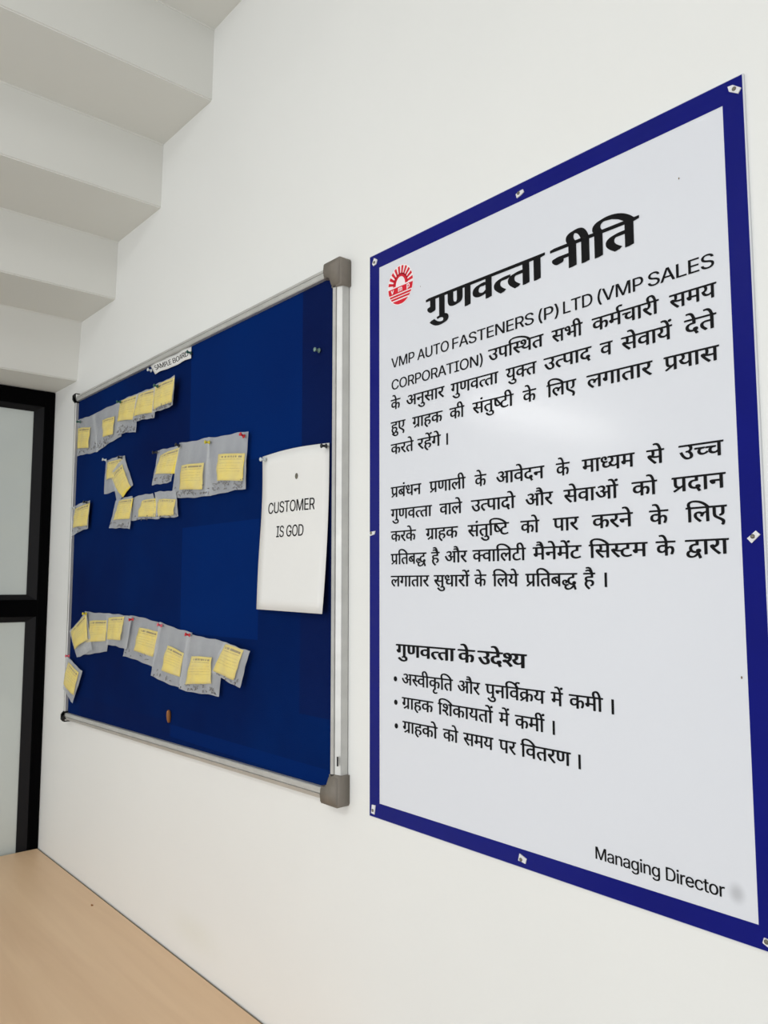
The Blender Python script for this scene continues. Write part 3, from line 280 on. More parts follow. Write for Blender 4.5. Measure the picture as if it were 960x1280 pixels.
 'ig': ['298,-216 260,-214 225,-209 194,-200 166,-189 141,-175 120,-160 102,-142 86,-124 74,-104 145,-59 153,-69 163,-81 174,-93 187,-105 203,-116 221,-126 243,-133 268,-138 298,-139 339,-136 375,-125 406,-108 429,-83 444,-50 448,-9 448,100 440,100 433,89 424,77 414,63 401,49 385,37 365,25 342,16 314,11 281,9 239,12 200,23 164,40 131,64 104,94 81,130 64,173 54,221 51,275 54,329 64,378 81,422 103,461 130,493 163,519 200,538 240,549 283,553 316,551 344,545 367,535 387,523 403,510 416,496 427,481 435,469 442,458 451,458 451,546 536,546 536,-14 533,-58 522,-97 504,-129 481,-156 452,-178 419,-195 381,-206 341,-213', '296,87 327,89 355,97 380,110 401,127 418,149 432,175 441,205 447,240 449,277 447,315 442,349 432,380 418,407 401,430 380,449 356,463 328,471 296,474 263,471 234,462 209,448 188,428 171,404 157,376 148,346 142,313 140,277 142,241 148,208 158,178 171,152 189,129 210,111 235,98 264,90'],
 'ii': ['77,0 77,546 165,546 165,0', '122,635 106,637 91,643 79,652 69,664 63,678 61,693 63,709 69,723 79,735 91,744 106,750 122,751 138,750 152,744 165,735 175,723 181,709 183,693 181,678 175,664 165,652 152,643 138,637'],
 'ir': ['77,0 77,546 162,546 162,462 168,462 181,488 199,510 222,529 249,543 278,551 310,554 316,554 324,553 333,553 341,553 348,553 354,552 354,464 350,465 344,466 334,467 324,468 313,469 301,469 276,467 253,461 231,452 212,440 196,425 183,407 173,387 167,366 165,342 165,0'],
 'ie': ['307,-12 256,-8 211,4 170,23 135,50 105,83 82,122 65,166 54,215 51,269 54,322 64,372 81,417 104,456 133,489 167,517 206,537 249,549 296,553 325,551 354,546 382,538 409,527 435,511 459,492 480,468 498,440 514,408 525,370 532,328 534,280 534,243 110,243 110,317 487,317 446,290 444,325 438,356 429,385 416,411 399,433 379,451 355,464 327,472 296,475 265,472 237,464 212,450 190,433 172,412 158,387 148,361 142,333 140,304 140,255 142,217 149,182 161,152 177,126 196,105 219,88 246,76 275,69 307,66 328,67 347,71 366,76 382,83 398,92 411,104 423,117 433,133 440,150 525,127 515,101 501,77 482,55 461,35 436,19 407,6 376,-4 343,-10'],
 'ic': ['299,-12 252,-8 208,4 169,23 135,50 106,83 82,122 65,167 54,216 51,270 54,324 65,374 82,419 106,458 135,491 169,518 208,537 252,549 299,553 325,552 350,548 374,542 397,535 418,525 438,513 457,499 473,483 488,466 501,446 512,425 521,402 436,378 431,392 425,404 418,417 409,428 399,438 388,447 376,455 363,462 349,467 333,471 317,473 299,474 265,471 235,461 209,446 188,425 171,400 157,371 148,339 142,305 140,270 142,235 148,201 157,170 171,141 188,116 209,95 235,79 265,70 299,67 317,68 334,70 350,74 364,80 378,87 390,95 402,104 412,115 420,127 428,140 434,153 438,167 522,144 514,120 503,98 490,78 475,60 459,44 440,30 420,17 398,7 375,-1 351,-7 326,-11'],
 'it': ['292,546 292,471 10,471 10,546', '92,676 180,676 180,142 181,119 186,102 195,88 207,79 223,73 244,71 250,72 257,72 265,73 274,75 282,76 289,77 307,3 298,0 287,-2 276,-4 265,-6 253,-7 242,-7 198,-3 161,10 131,31 109,59 96,93 92,135'],
 'io': ['299,-12 252,-8 208,4 169,23 135,50 106,83 82,122 65,167 54,216 51,270 54,324 65,374 82,419 106,458 135,491 169,518 208,537 252,549 299,553 347,549 391,537 430,518 465,491 494,458 518,419 535,374 545,324 549,270 545,216 535,167 518,122 494,83 465,50 430,23 391,4 347,-8', '299,67 334,70 364,79 390,95 412,116 429,141 443,170 452,201 458,235 460,270 458,305 452,338 443,370 429,399 412,425 390,446 364,461 334,471 299,474 265,471 235,461 209,446 188,425 171,400 157,371 148,339 142,305 140,270 142,235 148,201 157,170 171,141 188,116 209,95 235,79 265,70'],
 'iG': ['385,-10 323,-5 266,10 215,36 170,70 132,113 101,165 78,224 64,290 60,363 64,437 78,503 101,563 131,614 169,657 214,692 264,717 320,732 379,737 417,735 453,730 487,720 519,707 549,691 577,671 602,649 623,624 642,596 658,566 670,534 678,500 583,500 574,522 564,543 553,562 540,580 525,596 509,610 491,623 471,633 451,641 428,647 405,650 380,651 339,648 300,637 264,618 231,593 204,561 181,521 164,475 153,422 150,363 153,305 164,252 181,207 204,167 232,135 265,109 302,91 342,80 385,76 425,79 461,88 494,102 523,122 547,147 567,177 581,211 590,248 593,290 621,285 404,285 404,366 684,366 684,286 679,229 666,176 645,129 616,88 581,54 539,27 492,6 441,-6'],
 'iB': ['88,0 88,728 346,728 394,725 435,716 471,701 502,682 526,659 545,632 559,601 567,569 569,535 567,505 562,479 553,457 541,438 526,422 509,409 490,398 471,389 450,382 450,375 473,372 496,364 518,352 540,335 559,315 575,291 588,262 595,230 598,194 595,159 586,126 573,95 553,68 526,45 494,26 454,11 408,3 354,0', '181,82 352,82 403,86 443,97 472,115 492,138 504,165 508,195 506,219 500,241 490,262 476,281 458,298 437,312 413,322 386,328 356,330 181,330', '181,408 341,408 366,410 390,415 412,424 431,435 448,450 462,467 472,487 478,509 480,533 477,563 466,589 448,613 421,631 387,642 344,646 181,646'],
 'iv': ['235,0 26,546 123,546 239,222 251,189 261,155 270,122 279,89 288,57 297,25 265,25 274,57 283,89 292,122 301,155 312,189 323,222 439,546 536,546 327,0'],
 'im': ['77,0 77,546 163,546 163,424 156,424 165,452 177,476 192,497 209,515 228,530 248,541 270,549 293,554 316,556 353,552 385,539 412,519 434,492 450,460 460,423 448,423 457,449 468,473 484,494 502,512 523,527 547,540 572,549 599,554 627,556 658,553 686,547 713,535 738,519 758,498 776,473 789,443 796,408 799,368 799,0 711,0 711,366 707,401 696,430 678,450 654,464 629,473 601,476 577,474 556,469 537,460 521,449 507,435 496,418 488,399 484,379 482,356 482,0 394,0 394,375 391,403 381,427 364,448 342,463 316,472 287,476 266,474 246,469 227,461 210,449 195,434 182,417 173,395 167,371 165,344 165,0'],
 'ip': ['77,-204 77,546 162,546 162,458 172,458 179,469 188,481 198,495 210,510 226,523 246,535 269,545 297,551 330,553 374,549 414,538 450,519 483,493 510,460 532,421 548,376 558,327 562,271 558,216 549,166 532,121 510,82 483,49 451,23 414,4 374,-8 331,-12 298,-10 270,-4 247,6 228,19 211,32 198,47 188,61 179,74 172,84 165,84 165,-204', '317,67 350,70 378,79 403,94 424,115 441,140 455,169 464,201 470,236 472,272 470,309 465,343 455,375 442,403 425,427 404,447 379,462 350,471 317,474 286,471 257,463 233,449 212,430 195,406 181,378 172,346 166,311 164,272 166,234 172,198 182,166 195,137 213,113 234,93 258,79 286,70'],
}
ADVANCE = {'C': 688, 'U': 702, 'S': 600, 'T': 604, 'O': 723, 'M': 861, 'E': 559, 'R': 602, ' ': 249, 'I': 399, 'G': 704, 'D': 680, 'A': 648, 'P': 597, 'L': 523, 'B': 612, 'v': 520, 'm': 834, 'p': 570}
LINES = [
 ('T', 1.97886, 0.03256, [
  ('गुणवत्ता', -0.83783, 7.2729e-05, 0, [('d27', 0, 0), ('d69', 563, 0), ('d39', 563, 0), ('d57', 1286, 0), ('d198', 1842, 0), ('d40', 2191, 0), ('d66', 2761, 0)]),
  ('नीति', -0.60314, 7.4902e-05, 0, [('d44', 0, 0), ('d68', 555, 0), ('d608', 814, 0), ('d40', 1073, 0)]),
 ]),
 ('E', 1.90404, 0.01581, [
  ('VMP', -0.92105, 2.5989e-05, 25, [('iV', 0, 0), ('iM', 648, 0), ('iP', 1509, 0)]),
  ('AUTO', -0.86022, 2.5598e-05, 25, [('iA', 0, 0), ('iU', 648, 0), ('iT', 1350, 0), ('iO', 1954, 0)]),
  ('FASTENERS', -0.78523, 2.8194e-05, 88, [('iF', 0, 0), ('iA', 548, 0), ('iS', 1196, 0), ('iT', 1796, 0), ('iE', 2399, 0), ('iN', 2958, 0), ('iE', 3670, 0), ('iR', 4229, 0), ('iS', 4831, 0)]),
  ('(P)', -0.62679, 2.9297e-05, 125, [('i(', 0, 0), ('iP', 349, 0), ('i)', 945, 0)]),
  ('LTD', -0.58731, 2.5636e-05, 88, [('iL', 0, 0), ('iT', 523, 0), ('iD', 1127, 0)]),
  ('(VMP', -0.53582, 2.6758e-05, 125, [('i(', 0, 0), ('iV', 349, 0), ('iM', 997, 0), ('iP', 1858, 0)]),
  ('SALES', -0.46735, 2.7727e-05, 57, [('iS', 0, 0), ('iA', 600, 0), ('iL', 1248, 0), ('iE', 1771, 0), ('iS', 2330, 0)]),
 ]),
 ('E', 1.86822, 0.02117, [
  ('CORPORATION)', -0.92039, 2.6849e-05, 60, [('iC', 0, 0), ('iO', 688, 0), ('iR', 1411, 0), ('iP', 2013, 0), ('iO', 2609, 0), ('iR', 3332, 0), ('iA', 3934, 0), ('iT', 4582, 0), ('iI', 5185, 0), ('iO', 5584, 0), ('iN', 6307, 0), ('i)', 7018, 0)]),
 ]),
 ('B', 1.87019, 0.01624, [
  ('उपस्थित', -0.71527, 3.1898e-05, 0, [('d13', 0, 0), ('d46', 548, 0), ('d604', 1116, 0), ('d215', 1375, 0), ('d41', 1764, 0), ('d40', 2406, 0)]),
  ('सभी', -0.60598, 2.8395e-05, 0, [('d60', 0, 0), ('d49', 676, 0), ('d68', 1379, 0)]),
  ('कर्मचारी', -0.54473, 3.0563e-05, 0, [('d25', 0, 0), ('d50', 762, 0), ('d181', 1360, 0), ('d30', 1360, 0), ('d66', 1994, 0), ('d52', 2253, 0), ('d68', 2662, 0)]),
  ('समय', -0.44129, 2.9145e-05, 0, [('d60', 0, 0), ('d50', 676, 0), ('d51', 1274, 0)]),
 ]),
 ('B', 1.83620, 0.01700, [
  ('के', -0.92223, 2.8261e-05, 0, [('d25', 0, 0), ('d75', 541, 0)]),
  ('अनुसार', -0.8857, 3.1305e-05, 29, [('d9', 0, 0), ('d44', 764, 0), ('d69', 1319, 0), ('d60', 1319, 0), ('d66', 1995, 0), ('d52', 2254, 0)]),
  ('गुणवत्ता', -0.78889, 2.9914e-05, 0, [('d27', 0, 0), ('d69', 563, 0), ('d39', 563, 0), ('d57', 1286, 0), ('d198', 1842, 0), ('d40', 2191, 0), ('d66', 2761, 0)]),
  ('युक्त', -0.68392, 2.9303e-05, 0, [('d51', 0, 0), ('d69', 580, 0), ('d183', 580, 0), ('d40', 1183, 0)]),
  ('उत्पाद', -0.61958, 3.2071e-05, 0, [('d13', 0, 0), ('d198', 548, 0), ('d46', 897, 0), ('d66', 1465, 0), ('d42', 1724, 0)]),
  ('व', -0.53428, 2.992e-05, 0, [('d57', 0, 0)]),
  ('सेवायें', -0.50468, 3.1032e-05, 0, [('d60', 0, 0), ('d75', 676, 0), ('d57', 676, 0), ('d66', 1232, 0), ('d51', 1491, 0), ('d449', 2071, 0)]),
  ('देते', -0.42442, 3.2755e-05, 0, [('d42', 0, 0), ('d75', 465, 0), ('d40', 520, 0), ('d75', 1090, 0)]),
 ]),
 ('B', 1.79984, 0.01607, [
  ('हुए', -0.92234, 3.0455e-05, 0, [('d61', 0, 0), ('d69', 531, 0), ('d19', 531, 0)]),
  ('ग्राहक', -0.87218, 3.0583e-05, 0, [('d256', 0, 0), ('d66', 563, 0), ('d61', 822, 0), ('d25', 1353, 0)]),
  ('की', -0.79197, 2.8119e-05, 0, [('d25', 0, 0), ('d68', 762, 0)]),
  ('संतुष्टी', -0.74633, 3.1093e-05, 0, [('d60', 0, 0), ('d6', 676, 0), ('d40', 676, 0), ('d69', 1246, 0), ('d214', 1246, 0), ('d35', 1622, 0), ('d68', 2126, 0)]),
  ('के', -0.65537, 2.8081e-05, 0, [('d25', 0, 0), ('d75', 541, 0)]),
  ('लिए', -0.61573, 2.9934e-05, 0, [('d610', 0, 0), ('d54', 259, 0), ('d19', 937, 0)]),
  ('लगातार', -0.55445, 3.2232e-05, 0, [('d54', 0, 0), ('d27', 678, 0), ('d66', 1241, 0), ('d40', 1500, 0), ('d66', 2070, 0), ('d52', 2329, 0)]),
  ('प्रयास', -0.45077, 3.0509e-05, 0, [('d274', 0, 0), ('d51', 568, 0), ('d66', 1148, 0), ('d60', 1407, 0)]),
 ]),
 ('B', 1.76417, 0.01454, [
  ('करते', -0.92244, 2.9741e-05, 0, [('d25', 0, 0), ('d52', 762, 0), ('d40', 1171, 0), ('d75', 1741, 0)]),
  ('रहेंगे', -0.86091, 3.2691e-05, 0, [('d52', 0, 0), ('d61', 409, 0), ('d449', 940, 0), ('d27', 940, 0), ('d75', 1503, 0)]),
  ('।', -0.80097, 6.9136e-05, 194, [('d104', 0, 0)]),
 ]),
 ('B', 1.69553, 0.01650, [
  ('प्रबंधन', -0.92265, 2.97e-05, 0, [('d274', 0, 0), ('d48', 568, 0), ('d6', 1139, 0), ('d43', 1139, 0), ('d44', 1754, 0)]),
  ('प्रणाली', -0.83541, 2.9265e-05, 0, [('d274', 0, 0), ('d39', 568, 0), ('d66', 1291, 0), ('d54', 1550, 0), ('d68', 2228, 0)]),
  ('के', -0.74387, 2.7421e-05, 0, [('d25', 0, 0), ('d75', 541, 0)]),
  ('आवेदन', -0.70403, 3.0753e-05, 29, [('d10', 0, 0), ('d57', 1023, 0), ('d75', 1579, 0), ('d42', 1579, 0), ('d44', 2099, 0)]),
  ('के', -0.60391, 2.6069e-05, 0, [('d25', 0, 0), ('d75', 541, 0)]),
  ('माध्यम', -0.56459, 3.0016e-05, 0, [('d50', 0, 0), ('d66', 598, 0), ('d201', 857, 0), ('d51', 1219, 0), ('d50', 1799, 0)]),
  ('से', -0.47632, 3.0856e-05, 0, [('d60', 0, 0), ('d75', 676, 0)]),
  ('उच्च', -0.43661, 3.1483e-05, 0, [('d13', 0, 0), ('d188', 548, 0), ('d30', 944, 0)]),
 ]),
 ('B', 1.66049, 0.01647, [
  ('गुणवत्ता', -0.92275, 3.0256e-05, 0, [('d27', 0, 0), ('d69', 563, 0), ('d39', 563, 0), ('d57', 1286, 0), ('d198', 1842, 0), ('d40', 2191, 0), ('d66', 2761, 0)]),
  ('वाले', -0.81445, 3.0038e-05, 0, [('d57', 0, 0), ('d66', 556, 0), ('d54', 815, 0), ('d75', 1493, 0)]),
  ('उत्पादो', -0.75131, 3.1682e-05, 0, [('d13', 0, 0), ('d198', 548, 0), ('d46', 897, 0), ('d66', 1465, 0), ('d42', 1724, 0), ('d79', 2244, 0)]),
  ('और', -0.65396, 3.0946e-05, 29, [('d24', 0, 0), ('d52', 1023, 0)]),
  ('सेवाओं', -0.59301, 3.0717e-05, 0, [('d60', 0, 0), ('d75', 676, 0), ('d57', 676, 0), ('d66', 1232, 0), ('d478', 1491, 0)]),
  ('को', -0.49658, 3.0599e-05, 0, [('d25', 0, 0), ('d79', 762, 0)]),
  ('प्रदान', -0.4463, 3.1724e-05, 0, [('d274', 0, 0), ('d42', 568, 0), ('d66', 1088, 0), ('d44', 1347, 0)]),
 ]),
 ('B', 1.62561, 0.01679, [
  ('करके', -0.92286, 2.9173e-05, 0, [('d25', 0, 0), ('d52', 762, 0), ('d25', 1171, 0), ('d75', 1712, 0)]),
  ('ग्राहक', -0.8438, 3.0892e-05, 0, [('d256', 0, 0), ('d66', 563, 0), ('d61', 822, 0), ('d25', 1353, 0)]),
  ('संतुष्टि', -0.75831, 3.1173e-05, 0, [('d60', 0, 0), ('d6', 676, 0), ('d40', 676, 0), ('d69', 1246, 0), ('d613', 1246, 0), ('d214', 1505, 0), ('d35', 1881, 0)]),
  ('को', -0.66308, 2.9336e-05, 0, [('d25', 0, 0), ('d79', 762, 0)]),
  ('पार', -0.61037, 3.0633e-05, 0, [('d46', 0, 0), ('d66', 568, 0), ('d52', 827, 0)]),
  ('करने', -0.5521, 3.1636e-05, 0, [('d25', 0, 0), ('d52', 762, 0), ('d44', 1171, 0), ('d75', 1726, 0)]),
  ('के', -0.4754, 2.9519e-05, 0, [('d25', 0, 0), ('d75', 541, 0)]),
  ('लिए', -0.43096, 3.0115e-05, 0, [('d610', 0, 0), ('d54', 259, 0), ('d19', 937, 0)]),
 ]),
 ('B', 1.59002, 0.01593, [
  ('प्रतिबद्ध', -0.92296, 2.8673e-05, 0, [('d274', 0, 0), ('d608', 568, 0), ('d40', 827, 0), ('d48', 1397, 0), ('d531', 1968, 0)]),
  ('है', -0.8325, 3.1026e-05, 0, [('d61', 0, 0), ('d76', 531, 0)]),
  ('और', -0.80419, 3.0784e-05, 29, [('d24', 0, 0), ('d52', 1023, 0)]),
  ('क्वालिटी', -0.74968, 3.0044e-05, 0, [('d183', 0, 0), ('d57', 603, 0), ('d66', 1159, 0), ('d610', 1418, 0), ('d54', 1677, 0), ('d35', 2355, 0), ('d68', 2859, 0)]),
  ('मैनेमेंट', -0.64345, 3.2804e-05, 0, [('d50', 0, 0), ('d76', 598, 0), ('d44', 598, 0), ('d75', 1153, 0), ('d50', 1153, 0), ('d449', 1751, 0), ('d35', 1751, 0)]),
  ('सिस्टम', -0.55765, 3.2063e-05, 0, [('d610', 0, 0), ('d60', 259, 0), ('d215', 935, 0), ('d35', 1324, 0), ('d50', 1828, 0)]),
  ('के', -0.46841, 2.9772e-05, 0, [('d25', 0, 0), ('d75', 541, 0)]),
  ('द्वारा', -0.43321, 3.087e-05, 0, [('d529', 0, 0), ('d66', 620, 0), ('d52', 879, 0), ('d66', 1288, 0)]),
 ]),
 ('B', 1.55577, 0.01828, [
  ('लगातार', -0.92307, 3.0928e-05, 0, [('d54', 0, 0), ('d27', 678, 0), ('d66', 1241, 0), ('d40', 1500, 0), ('d66', 2070, 0), ('d52', 2329, 0)]),
  ('सुधारों', -0.82744, 3.1798e-05, 0, [('d60', 0, 0), ('d69', 676, 0), ('d43', 676, 0), ('d66', 1291, 0), ('d52', 1550, 0), ('d461', 1959, 0)]),
  ('के', -0.74675, 2.7913e-05, 0, [('d25', 0, 0), ('d75', 541, 0)]),
  ('लिये', -0.7133, 2.9213e-05, 0, [('d610', 0, 0), ('d54', 259, 0), ('d51', 937, 0), ('d75', 1517, 0)]),
  ('प्रतिबद्ध', -0.65637, 2.8901e-05, 0, [('d274', 0, 0), ('d608', 568, 0), ('d40', 827, 0), ('d48', 1397, 0), ('d531', 1968, 0)]),
  ('है', -0.56663, 2.9735e-05, 0, [('d61', 0, 0), ('d76', 531, 0)]),
  ('।', -0.53876, 4.2291e-05, 194, [('d104', 0, 0)]),
 ]),
 ('H', 1.45092, 0.01775, [
  ('गुणवत्ता', -0.91106, 4.11e-05, 0, [('d27', 0, 0), ('d69', 563, 0), ('d39', 563, 0), ('d57', 1286, 0), ('d198', 1842, 0), ('d40', 2191, 0), ('d66', 2761, 0)]),
  ('के', -0.77978, 4.0329e-05, 0, [('d25', 0, 0), ('d75', 541, 0)]),
  ('उदेश्य', -0.74219, 4.0678e-05, 0, [('d13', 0, 0), ('d42', 548, 0), ('d75', 1013, 0), ('d213', 1068, 0), ('d51', 1475, 0)]),
 ]),
 ('B', 1.40721, 0.01656, [
  ('•', -0.91884, 3.5527e-05, 125, [('i•', 0, 0)]),
  ('अस्वीकृति', -0.89806, 3.0239e-05, 29, [('d9', 0, 0), ('d215', 764, 0), ('d57', 1153, 0), ('d68', 1709, 0), ('d25', 1968, 0), ('d71', 2509, 0), ('d608', 2730, 0), ('d40', 2989, 0)]),
  ('और', -0.78116, 2.9572e-05, 29, [('d24', 0, 0), ('d52', 1023, 0)]),
  ('पुनर्विक्रय', -0.72901, 3.0311e-05, 0, [('d46', 0, 0), ('d69', 568, 0), ('d44', 568, 0), ('d608', 1123, 0), ('d57', 1382, 0), ('d181', 1938, 0), ('d254', 1938, 0), ('d51', 2700, 0)]),
  ('में', -0.61931, 2.905e-05, 0, [('d50', 0, 0), ('d449', 598, 0)]),
  ('कमी', -0.59199, 2.9305e-05, 0, [('d25', 0, 0), ('d50', 762, 0), ('d68', 1360, 0)]),
  ('।', -0.53413, 5.046e-05, 194, [('d104', 0, 0)]),
 ]),
 ('B', 1.37187, 0.01587, [
  ('•', -0.91803, 3.5392e-05, 125, [('i•', 0, 0)]),
  ('ग्राहक', -0.89823, 3.1582e-05, 0, [('d256', 0, 0), ('d66', 563, 0), ('d61', 822, 0), ('d25', 1353, 0)]),
  ('शिकायतों', -0.82074, 3.0783e-05, 0, [('d611', 0, 0), ('d58', 259, 0), ('d25', 939, 0), ('d66', 1701, 0), ('d51', 1960, 0), ('d40', 2540, 0), ('d461', 3110, 0)]),
  ('में', -0.70547, 2.8402e-05, 0, [('d50', 0, 0), ('d449', 598, 0)]),
  ('कमीं', -0.67808, 2.9045e-05, 0, [('d25', 0, 0), ('d50', 762, 0), ('d440', 1360, 0)]),
  ('।', -0.61961, 5.4482e-05, 194, [('d104', 0, 0)]),
 ]),
 ('B', 1.33645, 0.01568, [
  ('•', -0.91704, 3.5248e-05, 125, [('i•', 0, 0)]),
  ('ग्राहको', -0.89696, 3.1212e-05, 0, [('d256', 0, 0), ('d66', 563, 0), ('d61', 822, 0), ('d25', 1353, 0), ('d79', 2115, 0)]),
  ('को', -0.8109, 2.8537e-05, 0, [('d25', 0, 0), ('d79', 762, 0)]),
  ('समय', -0.77106, 2.9165e-05, 0, [('d60', 0, 0), ('d50', 676, 0), ('d51', 1274, 0)]),
  ('पर', -0.70617, 2.8885e-05, 0, [('d46', 0, 0), ('d52', 568, 0)]),
  ('वितरण', -0.66941, 3.0591e-05, 0, [('d608', 0, 0), ('d57', 259, 0), ('d40', 815, 0), ('d52', 1385, 0), ('d39', 1794, 0)]),
  ('।', -0.58232, 4.8364e-05, 194, [('d104', 0, 0)]),
 ]),
 ('M', 1.23374, 0.01361, [
  ('Managing', -0.55957, 1.9473e-05, 88, [('iM', 0, 0), ('ia', 861, 0), ('in', 1381, 0), ('ia', 1930, 0), ('ig', 2449, 0), ('ii', 3021, 0), ('in', 3221, 0), ('ig', 3770, 0)]),
  ('Director', -0.46992, 1.9252e-05, 88, [('iD', 0, 0), ('ii', 680, 0), ('ir', 880, 0), ('ie', 1214, 0), ('ic', 1755, 0), ('it', 2285, 0), ('io', 2570, 0), ('ir', 3127, 0)]),
 ]),
]
# ------------------------------------------------------------------ the room
X0 = -2.547                                     # the partition at the far end
def struct(name, bm, m, parent=None):
    o = obj(name, bm, m, parent); o['kind'] = 'structure'; return o
bm = bmesh.new(); box(bm, (-2.72, 0.0, -.02), (2.2, .12, 3.25)); struct('wall_back', bm, M['wall'])
bm = bmesh.new(); box(bm, (-2.72, -4.2, -.12), (2.2, 0, 0)); struct('floor', bm, M['floor'])
# underside of a concrete stair: a lintel and steps that climb towards the camera
bm = bmesh.new()
prof = [(-2.72, 2.159), (-2.3605, 2.159), (-2.339, 2.336), (-2.082, 2.334), (-2.075, 2.497), (-1.805, 2.494), (-1.800, 2.660),
        (-1.548, 2.654), (-1.543, 2.8255), (-1.28, 2.8255), (-1.275, 2.99), (2.2, 2.99), (2.2, 3.25), (-2.72, 3.25)]
prism(bm, prof, .004, -1.35)
es = [e for e in bm.edges if abs(e.verts[0].co.x - e.verts[1].co.x) < 1e-4 and abs(e.verts[0].co.z - e.verts[1].co.z) < 1e-4 and e.verts[0].co.z < 2.9 and e.verts[0].co.x > -2.7]
bmesh.ops.bevel(bm, geom=es, offset=.003, segments=3, affect='EDGES')
struct('ceiling_steps', bm, M['ceil'])
bm = bmesh.new(); box(bm, (-2.72, -4.2, 2.99), (2.2, -1.352, 3.11)); struct('ceiling', bm, M['ceil'])
bm = bmesh.new(); box(bm, (-2.72, -4.2, 0), (X0 - .002, -1.0, 2.99)); struct('wall_left', bm, M['wall'])

# black aluminium glazed partition at the far end
win = empty('window_1', (X0, 0, 0)); win['kind'] = 'structure'
YA, YB, ZT = -.0015, -.965, 2.157
bm = bmesh.new()
def bar(bm, y0, y1, z0, z1, x0=X0 - .05, x1=X0, bev=.003): box(bm, (x0, min(y0, y1), z0), (x1, max(y0, y1), z1), bev)
bar(bm, YA, YA - .031, 0, ZT); bar(bm, YB, YB + .031, 0, ZT)
bar(bm, YA - .029, YB + .029, ZT - .05, ZT); bar(bm, YA - .029, YB + .029, 1.447, 1.499); bar(bm, YA - .029, YB + .029, 0, .1)
struct('window_frame', local(bm, win), M['frame'], win)
for z0, z1 in ((1.497, ZT - .048), (.098, 1.449)):
    bm = bmesh.new()
    # sloping glazing bead all round the pane
    o_ = [(YA - .031, z0), (YB + .031, z0), (YB + .031, z1), (YA - .031, z1)]
    i_ = [(YA - .058, z0 + .018), (YB + .058, z0 + .018), (YB + .058, z1 - .018), (YA - .058, z1 - .018)]
    for k in range(4):
        k2 = (k + 1) % 4
        q = [(X0 - .004, *o_[k]), (X0 - .004, *o_[k2]), (X0 - .016, *i_[k2]), (X0 - .016, *i_[k])]
        q2 = [(X0 - .03, *o_[k]), (X0 - .03, *o_[k2]), (X0 - .03, *i_[k2]), (X0 - .03, *i_[k])]
        A = [bm.verts.new(p) for p in q]; B = [bm.verts.new(p) for p in q2]
        bm.faces.new(A); bm.faces.new(B[::-1])
        for j in range(4): bm.faces.new((A[j], B[j], B[(j + 1) % 4], A[(j + 1) % 4]))
    struct('glazing_bead', local(bm, win), M['bead'], win)
    bm = bmesh.new(); box(bm, (X0 - .028, YB + .05, z0 + .012), (X0 - .02, YA - .05, z1 - .012)); struct('glass_pane', local(bm, win), M['glass'], win)

# ------------------------------------------------------------------ desk
dk = tag(empty('desk', (-1.7, -.4, 0)), 'long desk with a pale wood laminate top pushed against the white wall', 'desk')
bm = bmesh.new(); box(bm, (X0 + .002, -.80, .726), (-.95, -.0045, .75), .0015); obj('desk_top', local(bm, dk), M['wood'], dk)
bm = bmesh.new(); box(bm, (X0 + .002, -.0046, .727), (-.95, -.0026, .7495)); obj('edge_band', local(bm, dk), M['edge'], dk)
for x in (X0 + .03, -.99):
    bm = bmesh.new(); box(bm, (x, -.76, 0), (x + .022, -.03, .7255), .001); obj('side_panel', local(bm, dk), M['wood'], dk)
bm = bmesh.new(); box(bm, (X0 + .053, -.06, .3), (-.991, -.042, .7255)); obj('modesty_panel', local(bm, dk), M['wood'], dk)
p = onz(115, 1132, .75)
bm = bmesh.new(); bmesh.ops.create_icosphere(bm, subdivisions=2, radius=.003)
for v in bm.verts: v.co = Vector((v.co.x * 1.5, v.co.y * .8, v.co.z * .45)) * (1 + .2 * math.sin(v.co.x * 2000)) + Vector((p.x, p.y, .7512))
tag(obj('crumb', bm, M['peg'], smooth=True), 'tiny dark brown crumb lying on the wooden desk near the wall', 'crumb')

# ------------------------------------------------------------------ lettering
TRI = {}
def area2(c): return sum(c[i][0] * c[(i + 1) % len(c)][1] - c[(i + 1) % len(c)][0] * c[i][1] for i in range(len(c)))
def inside(p, c):
    r = False
    for i in range(len(c)):
        a, b = c[i], c[i - 1]
        if (a[1] > p[1]) != (b[1] > p[1]) and p[0] < (b[0] - a[0]) * (p[1] - a[1]) / (b[1] - a[1]) + a[0]: r = not r
    return r
def glyph(k):
    """A letter's outline, filled: its points and triangles."""
    if k in TRI: return TRI[k]
    cs = [[tuple(map(int, q.split(','))) for q in s.split()] for s in GLYPHS[k]]
    outer = [c for c in cs if area2(c) < 0]; holes = [c for c in cs if area2(c) >= 0]
    V, F = [], []
    for o_ in outer:
        hs = [h for h in holes if inside(h[0], o_)]
        pts = [q for c in [o_] + hs for q in c]
        n0 = len(V); V += pts
        F += [tuple(n0 + i for i in t) for t in tessellate_polygon([[Vector((x, y, 0)) for x, y in c] for c in [o_] + hs])]
    TRI[k] = (V, F); return TRI[k]
def stroke_text(bm, items, place, smear=((0, 0),)):
    """items: (glyph, x, y) in 1000ths of an em; place maps em units to a point on the surface; smear sweeps a broad pen nib."""
    for k, gx, gy in items:
        V, F = glyph(k)
        for n_, (dx, dy) in enumerate(smear):
            vs = [bm.verts.new(place(x + gx + dx, y + gy + dy, n_)) for x, y in V]
            for t in F:
                try: bm.faces.new([vs[i] for i in t])
                except ValueError: pass
def latin(word):
    x = 0; out = []
    for c in word:
        if c != ' ': out.append(('i' + c, x, 0))
        x += ADVANCE[c]
    return out, x

